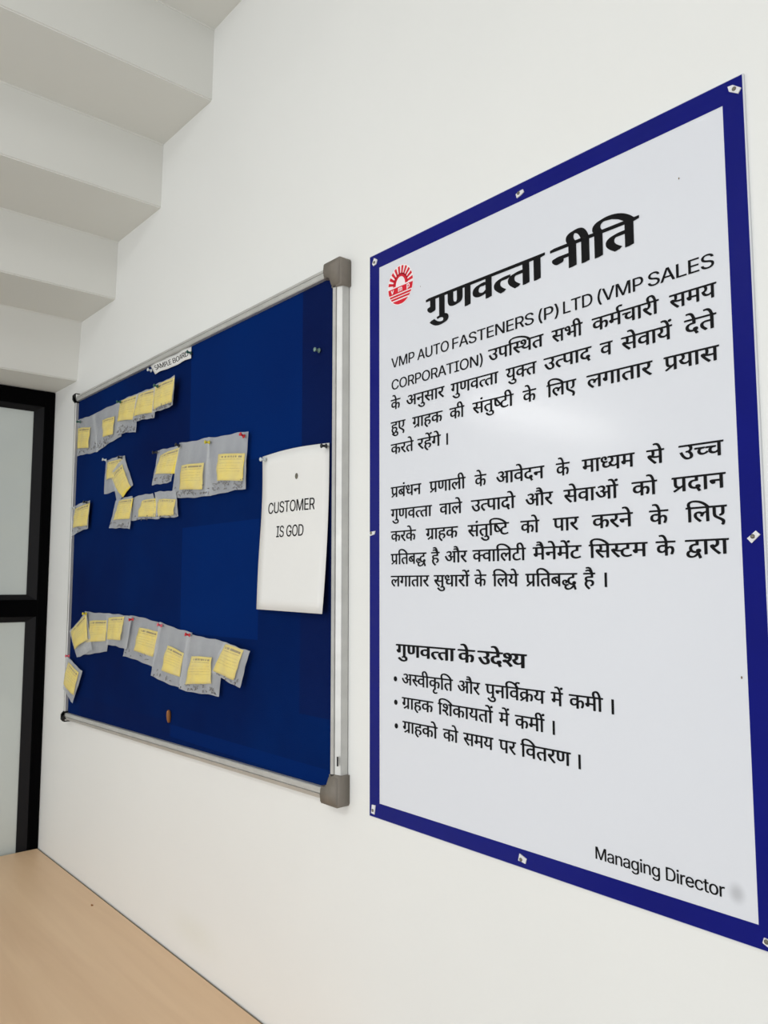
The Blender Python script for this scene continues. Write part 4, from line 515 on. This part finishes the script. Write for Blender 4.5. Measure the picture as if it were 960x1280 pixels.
# ------------------------------------------------------------------ quality policy sign
DS = .0045
SX0, SX1, SZ0, SZ1 = -.9765, -.3475, 1.1795, 2.0918
IX0, IX1, IZ0, IZ1 = -.9512, -.3712, 1.2036, 2.0652
sg = tag(empty('quality_policy_sign', (-.66, 0, SZ0)), 'large white poster board with a blue border and black Hindi text on the wall', 'sign')
bm = bmesh.new(); box(bm, (SX0, -.004, SZ0), (SX1, -.0003, SZ1), .0006, 1)
panel = obj('panel', local(bm, sg), M['sign'], sg)
tint(M['sign'], spot_mask(M['sign'].node_tree, (W(921, 1117, .004).x + .66, -.004, W(921, 1117, .004).z - SZ0), (.012, .05, .014), .1), (150, 152, 158), .5)
e = .0012
bm = bmesh.new()
o_ = [(SX0 + e, SZ0 + e), (SX1 - e, SZ0 + e), (SX1 - e, SZ1 - e), (SX0 + e, SZ1 - e)]; i_ = [(IX0, IZ0), (IX1, IZ0), (IX1, IZ1), (IX0, IZ1)]
for d_ in (0,):
    A = [bm.verts.new((x, -.0042, z)) for x, z in o_]; B = [bm.verts.new((x, -.0042, z)) for x, z in i_]
    for k in range(4): bm.faces.new((A[k], A[(k + 1) % 4], B[(k + 1) % 4], B[k]))
obj('blue_border', local(bm, sg), M['blue'], sg)
parts = {}
def part_of(i): return 'heading' if i == 0 else 'company_line' if i < 3 else 'paragraph' if i < 7 else 'paragraph_below' if i < 12 else 'subheading' if i == 12 else 'objectives_list' if i < 16 else 'signature_line'
NAMES = {'paragraph_below': 'paragraph'}
for i, (kind, zh, size, words) in enumerate(LINES):
    bm = parts.setdefault(part_of(i), bmesh.new())
    H = {'T': .0326, 'E': .0161, 'B': .0163, 'H': .0178, 'M': .0139}[kind]
    cap = 727 if kind in 'EM' else 622
    sz = H / cap
    smear = {'T': [(-40, -10), (-20, -5), (0, 0), (20, 5), (40, 10)], 'H': [(-26, -8), (-13, -4), (0, 0), (13, 4), (26, 8), (38, 12)], 'B': [(-20, -6), (-7, -2), (7, 2), (20, 6)], 'E': [(-12, -2), (0, 0), (12, 2)], 'M': [(-8, 0), (4, 2), (16, 4)]}[kind]
    z0 = zh - H
    for word, xa, sx, x0, items in words:
        if word == '\u2022':
            cx, cz, r = xa + .0055, z0 + H * .42, .0039
            vs = [bm.verts.new((cx + r * math.cos(a * math.pi / 12), -DS, cz + r * math.sin(a * math.pi / 12))) for a in range(24)]; bm.faces.new(vs); continue
        if word == '\u0964':
            wd = .0034; xx = xa + .0016
            vs = [bm.verts.new(q) for q in ((xx, -DS, z0 - .001), (xx + wd, -DS, z0 - .001), (xx + wd, -DS, z0 + H), (xx, -DS, z0 + H))]; bm.faces.new(vs); continue
        stroke_text(bm, items, lambda x, y, n_: (xa + (x - x0) * sx, -DS - n_ * 1e-5, z0 + y * sz), smear)
for k, bm in parts.items(): obj(NAMES.get(k, k), local(bm, sg), M['ink'], sg)
# round red emblem: rays, arch, lettered band and stripes
em = empty('emblem', (0, 0, 0)); em.parent = sg
EX, EZ, RX, RZ = -.899, 2.0203, .0292, .0315
def E_(u, v, lift=0): return (EX + u * RX + .66, -DS - lift, EZ + v * RZ - SZ0)
bm = bmesh.new()
ring = [bm.verts.new(E_(1.05 * math.cos(a * math.pi / 32), 1.05 * math.sin(a * math.pi / 32), -.0002)) for a in range(64)]; bm.faces.new(ring)
obj('emblem_ground', bm, M['logowhite'], em)
bm = bmesh.new()
nr = 10
for k in range(nr):
    a0 = math.radians(2 + 176 * (k + .12) / nr); a1 = math.radians(2 + 176 * (k + .66) / nr); am = (a0 + a1) / 2
    r0 = .55
    pts = [(r0, am - (a1 - a0) * .62), (1, a0), (1, am), (1, a1), (r0, am + (a1 - a0) * .62)]
    bm.faces.new([bm.verts.new(E_(r * math.cos(a), r * math.sin(a))) for r, a in pts])
A = [bm.verts.new(E_(.38 * math.cos(a * math.pi / 20), .44 * math.sin(a * math.pi / 20))) for a in range(21)]
B = [bm.verts.new(E_(.60 * math.cos(a * math.pi / 20), .62 * math.sin(a * math.pi / 20))) for a in range(21)]
for k in range(20): bm.faces.new((A[k], A[k + 1], B[k + 1], B[k]))
def slab(v0, v1):
    n = 8; vs = [v0 + (v1 - v0) * k / n for k in range(n + 1)]
    f = lambda v: math.sqrt(max(0, 1 - v * v))
    L_ = [E_(-f(v), v) for v in vs]; R_ = [E_(f(v), v) for v in vs][::-1]
    bm.faces.new([bm.verts.new(q) for q in L_ + R_])
for v0, v1 in ((-.40, -.07), (-.56, -.46), (-.71, -.61), (-.99, -.78)): slab(v0, v1)
obj('emblem_print', bm, M['red'], em)
bm = bmesh.new()
for ch, u in (('v', -.66), ('m', -.02), ('p', .62)):
    wd = ADVANCE[ch]; s_ = .20 / 546
    stroke_text(bm, [('i' + ch, 0, 0)], lambda x, y, n_: E_(u + (x - wd / 2) * s_ * 1.12, -.335 + (y + (60 if ch == 'p' else 0)) * s_, .0002 + n_ * 1e-5), [(-40, 0), (0, 0), (40, 0)])
obj('emblem_lettering', bm, M['logowhite'], em)
# scuffs
for px, py, r in ((848.5, 223, .0014), (927, 847, .0016), (525.5, 358, .001)):
    bm = bmesh.new(); c = W(px, py, DS); bm.faces.new([bm.verts.new((c.x + r * math.cos(a * 1.05) * .6, -DS, c.z + r * math.sin(a * 1.05))) for a in range(6)])
    obj('scuff_mark', local(bm, sg), M['edge'], sg)

# white fixing tabs nailed round the sign
def px_poly(org, s, pts): return [(org[0] + x * s, org[1] + y * s) for x, y in pts]
TABS = [
 ([(467.6, 322.6), (471.4, 324.4), (470, 330), (466.6, 332.6), (465.2, 330.2)], (467.8, 328), 'small white nailed tab on the sign corner closest to the notice board frame top'),
 (px_poly((620, 220), .0625, [(395, 370), (440, 320), (535, 265), (555, 315), (490, 385), (415, 442)]), (648, 241.5), 'small white nailed tab halfway along the sign top edge'),
 (px_poly((880, 80), .0833, [(352, 345), (430, 315), (555, 355), (510, 442), (375, 415)]), (917.5, 111), 'larger white tab on the highest corner of the sign'),
 (px_poly((930, 640), .0469, [(80, 705), (310, 495), (430, 600), (200, 830)]), (940.8, 670.5), 'tilted white tab at mid height on the sign edge away from the notice board'),
 (px_poly((860, 1100), .104, [(895, 755), (912, 695), (1010, 740), (1000, 840), (950, 800)]), (958, 1177.5), 'white tab on the lowest corner of the sign below the Managing Director line'),
 (px_poly((630, 1050), .0521, [(370, 325), (540, 460), (510, 575), (425, 525), (340, 490)]), (651, 1074.5), 'small white nailed tab halfway along the sign bottom edge'),
 (px_poly((440, 980), .104, [(238, 248), (280, 258), (268, 368), (230, 348)]), (465.8, 1013), 'small white tab on the sign corner closest to the notice board frame bottom'),
 (px_poly((450, 640), .0521, [(232, 480), (362, 455), (345, 535), (240, 575)]), (463.8, 666.3), 'white tab at mid height on the sign edge facing the notice board')]
for pts, nl, lab in TABS:
    P = [W(x, y, .0055) for x, y in pts]; c = sum(P, Vector()) / len(P)
    t = tag(empty('fixing_tab', (c.x, -.0043, c.z)), lab, 'fixing tab', 'white fixing tabs round the sign')
    bm = bmesh.new(); prism(bm, [(q.x, q.z) for q in P], -.0044, -.0058); obj('plate', local(bm, t), M['tab'], t)
    n_ = W(nl[0], nl[1], .0058)
    bm = bmesh.new(); lathe(bm, [(.0024, .0056), (.0024, .0064), (.0014, .0072), (0, .0074)], 10, origin=Vector((n_.x, 0, n_.z))); obj('nail_head', local(bm, t), M['nail'], t)

# ------------------------------------------------------------------ notice board
DF, DB = .022, .013                                # frame front, felt surface (metres off the wall)
TL, TR, BR, BL = (-2.322, 2.1035), (-1.0345, 2.1035), (-1.0345, 1.1862), (-2.322, 1.1618)
RW = .0215
nb = tag(empty('notice_board', (-1.68, 0, 1.17)), 'wide blue felt notice board in an aluminium frame on the white wall', 'notice board')
bm = bmesh.new(); prism(bm, [(TL[0] + .01, TL[1] - .01), (TR[0] - .01, TR[1] - .01), (BR[0] - .01, BR[1] + .01), (BL[0] + .01, BL[1] + .01)], -.002, -DB)
obj('felt_panel', local(bm, nb), M['felt'], nb)
ft = M['felt']
def box_mask(nt, cx, cz, hx, hz):
    tc = nt.nodes.new('ShaderNodeTexCoord'); sp = nt.nodes.new('ShaderNodeSeparateXYZ'); nt.links.new(tc.outputs['Object'], sp.inputs[0])
    o_ = []
    for ax, c0, h0 in ((0, cx, hx), (2, cz, hz)):
        a = nt.nodes.new('ShaderNodeMath'); a.operation = 'COMPARE'; a.inputs[1].default_value = c0; a.inputs[2].default_value = h0; nt.links.new(sp.outputs[ax], a.inputs[0]); o_.append(a.outputs[0])
    m_ = nt.nodes.new('ShaderNodeMath'); m_.operation = 'MULTIPLY'; nt.links.new(o_[0], m_.inputs[0]); nt.links.new(o_[1], m_.inputs[1]); return m_.outputs[0]
def felt_patch(px0, py0, px1, py1, col, am):
    a = W(px0, py0, DB); b_ = W(px1, py1, DB)
    tint(ft, box_mask(ft.node_tree, (a.x + b_.x) / 2 + 1.68, (a.z + b_.z) / 2 - 1.17, abs(b_.x - a.x) / 2, abs(a.z - b_.z) / 2), col, am)
felt_patch(379, 362, 413, 900, (14, 24, 70), .5)          # strip that stayed dark
felt_patch(240, 420, 377, 560, (0, 42, 112), .5)         # faded where notices hung
felt_patch(228, 660, 322, 800, (0, 42, 112), .5)
felt_patch(212, 905, 412, 984, (0, 40, 110), .4)
felt_patch(100, 870, 212, 980, (12, 24, 72), .3)
# four rails, each with a groove along its face
def rail(p0, p1, inward):
    bm = bmesh.new()
    p0 = Vector((p0[0], 0, p0[1])); p1 = Vector((p1[0], 0, p1[1])); iv = Vector((inward[0], 0, inward[1]))
    prof = [(0, .002), (0, DF - .009), (.0012, DF - .0065), (.0095, DF - .0012), (.0103, DF - .004), (.0111, DF - .004), (.0118, DF), (RW - .0015, DF), (RW, DF - .0015), (RW, DB - .003), (RW, .002)]
    A = [bm.verts.new(p0 + iv * a + Vector((0, -d, 0))) for a, d in prof]; B = [bm.verts.new(p1 + iv * a + Vector((0, -d, 0))) for a, d in prof]
    n_ = len(prof); bm.faces.new(A); bm.faces.new(B[::-1])
    for k in range(n_): bm.faces.new((A[k], A[(k + 1) % n_], B[(k + 1) % n_], B[k]))
    return bm
for a_, b_, iv in ((TL, TR, (0, -1)), (BL, BR, (0, 1)), (TL, BL, (1, 0)), (TR, BR, (-1, 0))):
    obj('frame_rail', local(rail(a_, b_, iv), nb), M['alu'], nb)
def cap(corner, sx, sz, m, size, depth, over):
    """Moulded L-shaped corner piece that wraps the frame; sx, sz point into the board."""
    bm = bmesh.new(); cx, cz = corner[0] - sx * over, corner[1] - sz * over
    arm = RW + over + .002
    pts = [(0, .006), (.0018, .0018), (.006, 0), (size, 0), (size + .002, arm * .5), (size, arm), (arm + .003, arm), (arm, arm + .003), (arm, size), (arm * .5, size + .002), (0, size)]
    prism(bm, [(cx + sx * a, cz + sz * b_) for a, b_ in pts], -.001, -depth)
    es = [e_ for e_ in bm.edges if all(abs(v.co.y + depth) < 1e-5 for v in e_.verts)]
    bmesh.ops.bevel(bm, geom=es, offset=.0035, segments=3, affect='EDGES')
    return obj('corner_cap', local(bm, nb), m, nb, True)
cap(TR, -1, -1, M['cap'], .050, .0255, .0042); cap(BR, -1, 1, M['cap'], .050, .0255, .0042)
for cp_ in (cap(TL, 1, -1, M['darkcap'], .022, .0255, .0035), cap(BL, 1, 1, M['darkcap'], .024, .0255, .0035)): cp_['label'] = 'small blackened corner cap'
# rivet slot in the frame and torn felt tuft
bm = bmesh.new(); c = W(421.5, 952, DF + .0004); box(bm, (c.x - .0012, -DF - .0006, c.z - .0075), (c.x + .0012, -DF + .001, c.z + .0075)); obj('slot', local(bm, nb), M['darkcap'], nb)

# ------------------------------------------------------------------ push pins
def pin(px, py, d, colour, label, group, tilt=(0, 0), scale=1.0):
    c = W(px, py, d + .006); base = Vector((c.x, -d, c.z))
    t = tag(empty('push_pin', base), label, 'push pin', group)
    ax = Vector((tilt[0], -1, tilt[1])).normalized()
    bm = bmesh.new(); lathe(bm, [(0, .0015 * scale), (.0042 * scale, .0016 * scale), (.0044 * scale, .0026 * scale), (.0024 * scale, .0036 * scale), (.0021 * scale, .0085 * scale), (.0038 * scale, .0102 * scale), (.004 * scale, .0116 * scale), (.003 * scale, .0124 * scale), (0, .0126 * scale)], 14, ax)
    obj('head', bm, M['pin_' + colour], t, True)
    bm = bmesh.new(); lathe(bm, [(0, -.004), (.0006, -.002), (.0006, .002)], 8, ax); obj('needle', bm, M['nail'], t)
    return t

# ------------------------------------------------------------------ sheets of paper on the board
def grid_sheet(corners, nu, nv, off, uv=True):
    """corners TL, TR, BR, BL as (x, z); off(u, v) gives distance from the wall (v = 0 at the bottom) and a sideways shift."""
    bm = bmesh.new(); L_ = bm.loops.layers.uv.new('UV'); g = []
    TL_, TR_, BR_, BL_ = [Vector((c[0], 0, c[1])) for c in corners]
    for j in range(nv + 1):
        v = j / nv; row = []
        for i in range(nu + 1):
            u = i / nu
            p = (BL_ * (1 - u) + BR_ * u) * (1 - v) + (TL_ * (1 - u) + TR_ * u) * v
            d, dx, dz = off(u, v); row.append((bm.verts.new((p.x + dx, -d, p.z + dz)), u, v))
        g.append(row)
    for j in range(nv):
        for i in range(nu):
            q = [g[j][i], g[j][i + 1], g[j + 1][i + 1], g[j + 1][i]]
            f = bm.faces.new([a[0] for a in q]); f.smooth = True
            for l, a in zip(f.loops, q): l[L_].uv = (a[1], a[2])
    return bm
def thicken(bm, t):
    """Gives a sheet its back and rim."""
    front = bm.faces[:]
    r = bmesh.ops.extrude_face_region(bm, geom=front, use_keep_orig=True)
    bmesh.ops.translate(bm, verts=[v for v in r['geom'] if isinstance(v, bmesh.types.BMVert)], vec=(0, t, 0))
    return bm
def xz(px, py, d): q = W(px, py, d); return (q.x, q.z)
PD = DB + .003
pc = [xz(328, 571, PD), xz(411.5, 553.5, PD), xz(402.5, 767.5, PD + .016), xz(320.5, 761.5, PD + .008)]
def curl(u, v):
    d = PD + .016 * (1 - v) ** 2 * u + .008 * (1 - v) ** 2 * (1 - u) + .004 * math.sin(math.pi * u) * v ** 3
    return d, -.0025 * math.sin(math.pi * 2 * v) * (1 - u), .003 * math.sin(math.pi * u) * v ** 2
ps = tag(empty('notice_sheet', (pc[0][0], -PD, pc[3][1])), 'white sheet reading CUSTOMER IS GOD pinned beside the frame of the blue board', 'paper notice')
obj('sheet', local(thicken(grid_sheet(pc, 10, 14, curl), .0003), ps), M['paper'], ps)
def on_sheet(u, v, lift=.0004):
    d, dx, dz = curl(u, v); a = [Vector((c[0], 0, c[1])) for c in pc]
    p = (a[3] * (1 - u) + a[2] * u) * (1 - v) + (a[0] * (1 - u) + a[1] * u) * v
    return Vector((p.x + dx, -d - lift, p.z + dz))
for word, u0, u1, vb, hv in (('CUSTOMER', .118, .806, .612, .070), ('IS GOD', .27, .665, .458, .070)):
    bm = bmesh.new(); it, wd = latin(word); x_lo = 80; x_hi = wd - 70
    stroke_text(bm, it, lambda x, y, n_: on_sheet(u0 + (u1 - u0) * (x - x_lo) / (x_hi - x_lo), vb + y / 727 * hv, .0005 + n_ * 1e-5), [(0, 0), (14, 0)])
    obj('printed_line', local(bm, ps), M['ink'], ps)
bm = bmesh.new(); c = on_sheet(.555, .825, .0005); bm.faces.new([bm.verts.new((c.x + .0048 * math.cos(a * .785), c.y, c.z + .0058 * math.sin(a * .785))) for a in range(8)])
obj('pin_hole_mark', local(bm, ps), M['nail'], ps)
# SAMPLE BOARD strip
d0 = DB + .002
st_px = px_poly((160, 420), 100 / 960, [(265, 352), (760, 130), (766, 272), (335, 462)])
sc_ = [xz(*q, d0) for q in st_px]
ss = tag(empty('title_strip', (sc_[0][0], -d0, sc_[3][1])), 'narrow white paper strip reading SAMPLE BOARD at the top of the blue board', 'paper label')
st_off = lambda u, v: (d0 + .002 * math.sin(math.pi * 3 * u) ** 2 + .002 * (1 - v), 0, .0012 * math.sin(9 * u))
obj('strip', local(thicken(grid_sheet(sc_, 14, 3, st_off), .0003), ss), M['paper'], ss)
def on_strip(u, v, lift):
    a = [Vector((c[0], 0, c[1])) for c in sc_]; d, dx, dz = st_off(u, v)
    p = (a[3] * (1 - u) + a[2] * u) * (1 - v) + (a[0] * (1 - u) + a[1] * u) * v
    return Vector((p.x, -d - lift, p.z + dz))
bm = bmesh.new(); it, wd = latin('SAMPLE BOARD')
stroke_text(bm, it, lambda x, y, n_: on_strip(.07 + .87 * x / wd, .26 + y / 727 * .46, .0006 + n_ * 1e-5), [(0, 0), (20, 0)])
obj('printed_text', local(bm, ss), M['ink'], ss)

# ------------------------------------------------------------------ sample bags
ZA = lambda q: (80 + q[0] * .25, 460 + q[1] * .25)
ZB = lambda q: (70 + q[0] * .2604, 750 + q[1] * .2604)
ZC = lambda q: (60 + q[0] * .3958, 420 + q[1] * .3958)
def bolt(bm, c, ax, s):
    lathe(bm, [(0, 0), (.0022 * s, 0), (.0022 * s, .0016 * s), (.0012 * s, .0016 * s), (.0012 * s, .009 * s), (0, .0094 * s)], 6, ax, c)
BAGN = 0
def bag(zf, quad, card, layer, label, group, bolts=10, bulge=.007, spread=.9):
    """A flat polythene bag: back film, bulging front film, a yellow label card and loose fasteners at the bottom."""
    global BAGN; BAGN += 1
    rnd = random.Random(BAGN * 31)
    d0 = DB + .0015 + layer * .0042
    cs = [xz(*zf(q), d0 + .002) for q in quad]
    ph = rnd.random() * 6
    def prof(u, v): return (math.sin(math.pi * min(max(u, 0), 1)) ** .6) * (math.sin(math.pi * min(max(v, 0), 1) ** .8) ** .7)
    def shift(u, v): return .0012 * math.sin(7 * v + ph) + .0006 * math.sin(19 * v + ph), .0012 * math.sin(6 * u + ph * 2) + .0007 * math.sin(17 * u + ph)
    def front(u, v):
        dx, dz = shift(u, v)
        return d0 + .0006 + prof(u, v) * (bulge * (1.15 - .5 * v) + .0012 * math.sin(11 * u + 5 * v + ph) + .0008 * math.sin(23 * v - 9 * u + ph)), dx, dz
    def back(u, v):
        dx, dz = shift(u, v); return d0 + .0001, dx, dz
    cx = sum(c[0] for c in cs) / 4; cz = max(c[1] for c in cs)
    t = tag(empty('sample_bag', (cx, -d0, cz)), label, 'plastic bag', group)
    bm = grid_sheet(cs, 12, 14, front); b2 = grid_sheet(cs, 12, 14, back)
    obj('front_film', local(bm, t), M['film_front'], t); obj('back_film', local(b2, t), M['film_back'], t)
    # the card sits just behind the front film
    kc = [xz(*zf(q), d0 + .004) for q in card]
    A = [Vector((c[0], 0, c[1])) for c in cs]
    def uv_of(x, z):
        u = v = .5
        for _ in range(12):
            p = (A[3] * (1 - u) + A[2] * u) * (1 - v) + (A[0] * (1 - u) + A[1] * u) * v
            du = (A[2] - A[3]) * (1 - v) + (A[1] - A[0]) * v; dv = (A[0] * (1 - u) + A[1] * u) - (A[3] * (1 - u) + A[2] * u)
            ex, ez = x - p.x, z - p.z; det = du.x * dv.z - dv.x * du.z
            u += (ex * dv.z - dv.x * ez) / det; v += (du.x * ez - ex * du.z) / det
        return min(max(u, 0.02), .98), min(max(v, .02), .98)
    K = [Vector((c[0], 0, c[1])) for c in kc]
    def card_off(u, v):
        p = (K[3] * (1 - u) + K[2] * u) * (1 - v) + (K[0] * (1 - u) + K[1] * u) * v
        uu, vv = uv_of(p.x, p.z)
        return max(d0 + .0004, front(uu, vv)[0] - .0005 - .0003 * math.sin(6 * u + ph) ** 2), .0006 * math.sin(5 * v + ph), .0006 * math.sin(5 * u)
    obj('label_card', local(thicken(grid_sheet(kc, 10, 10, card_off), .0003), t), M['card'], t)
    if bolts:
        bm = bmesh.new()
        for _ in range(bolts * 2):
            u = .5 + (rnd.random() - .5) * spread; v = .05 + rnd.random() ** 1.6 * .16
            p = (A[3] * (1 - u) + A[2] * u) * (1 - v) + (A[0] * (1 - u) + A[1] * u) * v
            d = d0 + .0012 + rnd.random() * max(.0005, (front(u, v)[0] - d0 - .002))
            a = rnd.random() * 6.28; bolt(bm, Vector((p.x, -d, p.z)), Vector((math.cos(a), (rnd.random() - .5) * .3, math.sin(a) * .6)), .62)
        f_ = obj('fasteners', local(bm, t), M['steel'], t); f_['kind'] = 'stuff'
    return t
G1, G2, G3 = 'sample bags of the slanting row under the SAMPLE BOARD strip', 'sample bags across the middle of the blue board', 'sample bags of the sagging bottom row'
bag(ZA, [(66, 262), (152, 228), (166, 416), (62, 442)], [(64, 302), (130, 294), (124, 398), (62, 404)], 0, 'frosted bag at the lower end of the slanting top row, touching the frame', G1, 8)
bag(ZA, [(140, 232), (282, 166), (284, 338), (160, 418)], [(192, 262), (250, 240), (246, 330), (196, 346)], 1, 'frosted bag with a narrow yellow card, second up the slanting top row', G1, 14)
bag(ZA, [(270, 166), (366, 126), (356, 318), (262, 330)], [(274, 166), (362, 130), (342, 256), (262, 268)], 2, 'third bag up the slanting top row, its yellow card tilted', G1, 14)
bag(ZA, [(360, 128), (458, 92), (448, 246), (336, 272)], [(366, 131), (454, 98), (442, 220), (346, 242)], 3, 'fourth bag up the slanting top row, half covered by the highest one', G1, 12)
bag(ZA, [(446, 88), (550, 36), (540, 186), (436, 228)], [(450, 90), (545, 42), (533, 168), (446, 208)], 4, 'highest bag of the slanting top row, right under the SAMPLE BOARD strip', G1, 16)
bag(ZA, [(206, 460), (300, 436), (318, 600), (196, 630)], [(212, 472), (290, 450), (268, 545), (208, 560)], 0, 'small bag hanging straight behind a tilted yellow card bag', G2, 0)
bag(ZA, [(232, 522), (299, 440), (342, 582), (262, 676)], [(226, 544), (286, 478), (328, 592), (290, 648)], 1, 'bag twisted to a diamond in the middle group with a folded yellow card', G2, 0)
bag(ZA, [(256, 660), (340, 640), (326, 804), (222, 798)], [(268, 664), (338, 648), (322, 752), (248, 762)], 2, 'bag hanging just below the twisted diamond shaped one', G2, 8)
bag(ZA, [(334, 648), (440, 624), (474, 752), (330, 762)], [(388, 664), (466, 646), (452, 742), (372, 746)], 1, 'clear edged bag in the short low row, beside the twisted pair', G2, 8)
bag(ZA, [(450, 622), (554, 608), (568, 742), (458, 752)], [(472, 656), (552, 654), (546, 736), (466, 742)], 2, 'bag at the end of the short low row, under the two large bags', G2, 8)
bag(ZA, [(466, 414), (574, 384), (532, 568), (436, 588)], [(478, 436), (572, 392), (548, 526), (458, 532)], 0, 'bag leaning under a black pin, next to the two large bags', G2, 10)
bag(ZA, [(572, 378), (722, 346), (732, 640), (532, 652)], [(590, 488), (700, 472), (690, 606), (578, 610)], 1, 'large frosted bag with a low yellow card, nearer the leaning bag', G2, 18, .009)
bag(ZA, [(716, 348), (916, 318), (902, 606), (700, 638)], [(776, 432), (900, 424), (888, 562), (772, 566)], 2, 'large frosted bag under a red pin, end of the middle row', G2, 22, .009)
bag(ZA, [(44, 690), (126, 660), (116, 800), (34, 838)], [(52, 704), (122, 672), (110, 786), (42, 800)], 2.3, 'single small bag by the frame, below the top row start', G2, 5)
bag(ZB, [(60, 150), (142, 56), (170, 240), (96, 278)], [(64, 152), (138, 64), (150, 190), (84, 238)], 2.3, 'tilted bag at the frame end of the sagging bottom row', G3, 0)
bag(ZB, [(136, 54), (262, 68), (242, 250), (110, 264)], [(158, 100), (242, 96), (234, 196), (148, 204)], 1, 'short bag under a yellow pin, second in the sagging bottom row', G3, 0)
bag(ZB, [(240, 66), (362, 76), (334, 234), (238, 214)], [(246, 86), (322, 78), (310, 192), (242, 190)], 2, 'third bag in the sagging bottom row, card up at its mouth', G3, 0)
bag(ZB, [(350, 72), (508, 110), (462, 318), (318, 268)], [(400, 132), (488, 152), (460, 272), (376, 242)], 0, 'bag under a red pin with tilted card, middle of the sagging bottom row', G3, 4)
bag(ZB, [(492, 108), (648, 158), (606, 430), (450, 366)], [(538, 218), (612, 254), (590, 368), (508, 338)], 1, 'large bag under a pink pin in the sagging bottom row', G3, 5)
bag(ZB, [(628, 158), (808, 204), (776, 466), (584, 428)], [(652, 270), (746, 274), (742, 400), (616, 406)], 2, 'large bag whose card hangs lowest in the sagging bottom row', G3, 18)
bag(ZB, [(800, 204), (926, 244), (878, 422), (742, 350)], [(806, 212), (894, 240), (852, 384), (746, 340)], 3, 'tilted bag at the free end of the sagging bottom row', G3, 6)
bag(ZB, [(48, 270), (124, 342), (76, 497), (30, 426)], [(54, 298), (103, 348), (82, 456), (32, 404)], 2.3, 'bag hanging from the corner below the sagging bottom row', G3, 0)

GP = 'push pins on the blue board'
PINS = [(98.5, 527, 1, 'green', 'dark green push pin at the lower end of the slanting top row'),
 (148.5, 502, 3, 'green', 'dark green push pin between the second and third bags of the top row'),
 (195, 482.5, 5, 'green', 'green push pin at the highest pair of bags'),
 (130.8, 575, 1, 'clear', 'pale push pin on the mouth of the small hanging bag'),
 (150.5, 572, 1, 'black', 'black push pin above the diamond shaped bag'),
 (193.8, 565, 1, 'black', 'black push pin on the leaning bag, clear of the large bags'),
 (222, 557.5, 2, 'black', 'black push pin where the leaning bag meets the large bag'),
 (259.5, 552.5, 3, 'yellow', 'yellow push pin between the two large bags'),
 (302.5, 545.5, 3, 'red', 'red push pin at the free corner of the middle row'),
 (106.5, 628, 3.2, 'black', 'black push pin on the single small bag by the frame'),
 (90.5, 635, 3.2, 'clear', 'pale push pin where the single small bag meets the frame'),
 (105.5, 767, 3.2, 'yellow', 'yellow push pin at the frame end of the bottom row'),
 (164.3, 774, 3, 'red', 'red push pin on the bottom row, before the large bags'),
 (199.7, 782.5, 2, 'pink', 'pink push pin on the bottom row'),
 (234.8, 794, 3, 'red', 'red push pin over the lowest hanging card of the bottom row'),
 (84.3, 820, 3.2, 'pink', 'pink push pin holding the bag below the bottom row'),
 (328.5, 573.5, 1, 'clear', 'clear push pin in the CUSTOMER IS GOD sheet, corner away from the frame'),
 (405.5, 557, 1.2, 'black', 'black push pin in the CUSTOMER IS GOD sheet, corner beside the frame'),
 (187, 463, .5, 'clear', 'pale push pin at the start of the SAMPLE BOARD strip'),
 (236.5, 441, .5, 'green', 'green push pin at the end of the SAMPLE BOARD strip'),
 (396.5, 437.5, 0, 'dull', 'lone dull green push pin in bare felt near the top corner cap')]
for px, py, ly, colr, lab in PINS:
    pin(px, py, DB + .0015 + ly * .0042, colr, lab, GP, ((random.random() - .5) * .5, (random.random() - .3) * .6))
# brown peg stuck in the felt near the bottom rail
c = W(213, 896, DB); t = empty('wooden_peg', (c.x, -DB, c.z)); tag(t, 'short brown peg stuck in the felt above the bottom rail', 'peg')
bm = bmesh.new(); lathe(bm, [(0, -.013), (.003, -.012), (.0048, -.004), (.0052, .004), (.0046, .012), (.0025, .0155), (0, .016)], 12, Vector((.12, -.12, 1)), Vector((0, -.004, 0)))
obj('peg_shaft', bm, M['peg'], t, True)

# ------------------------------------------------------------------ tube lamp on the far wall, lit, out of frame
lp = tag(empty('tube_lamp', (X0, -2.5, 2.42)), 'white tube lamp fixed high on the far side wall', 'lamp')
bm = bmesh.new(); box(bm, (X0, -3.12, 2.39), (X0 + .035, -1.88, 2.45), .004); obj('lamp_housing', local(bm, lp), M['lamp_body'], lp)
me = bpy.data.materials.new('tube_glow'); me.use_nodes = True; b = me.node_tree.nodes['Principled BSDF']
b.inputs['Emission Color'].default_value = (1, .99, .96, 1); b.inputs['Emission Strength'].default_value = 26
bm = bmesh.new(); lathe(bm, [(0, 0), (.015, 0), (.015, 1.2), (0, 1.2)], 14, Vector((0, -1, 0)), Vector((X0 + .055, -1.9, 2.42))); obj('lamp_tube', local(bm, lp), me, lp, True)
for y in (-1.895, -3.105):
    bm = bmesh.new(); box(bm, (X0 + .03, y - .008, 2.40), (X0 + .075, y + .008, 2.44), .003); obj('lamp_holder', local(bm, lp), M['lamp_body'], lp)
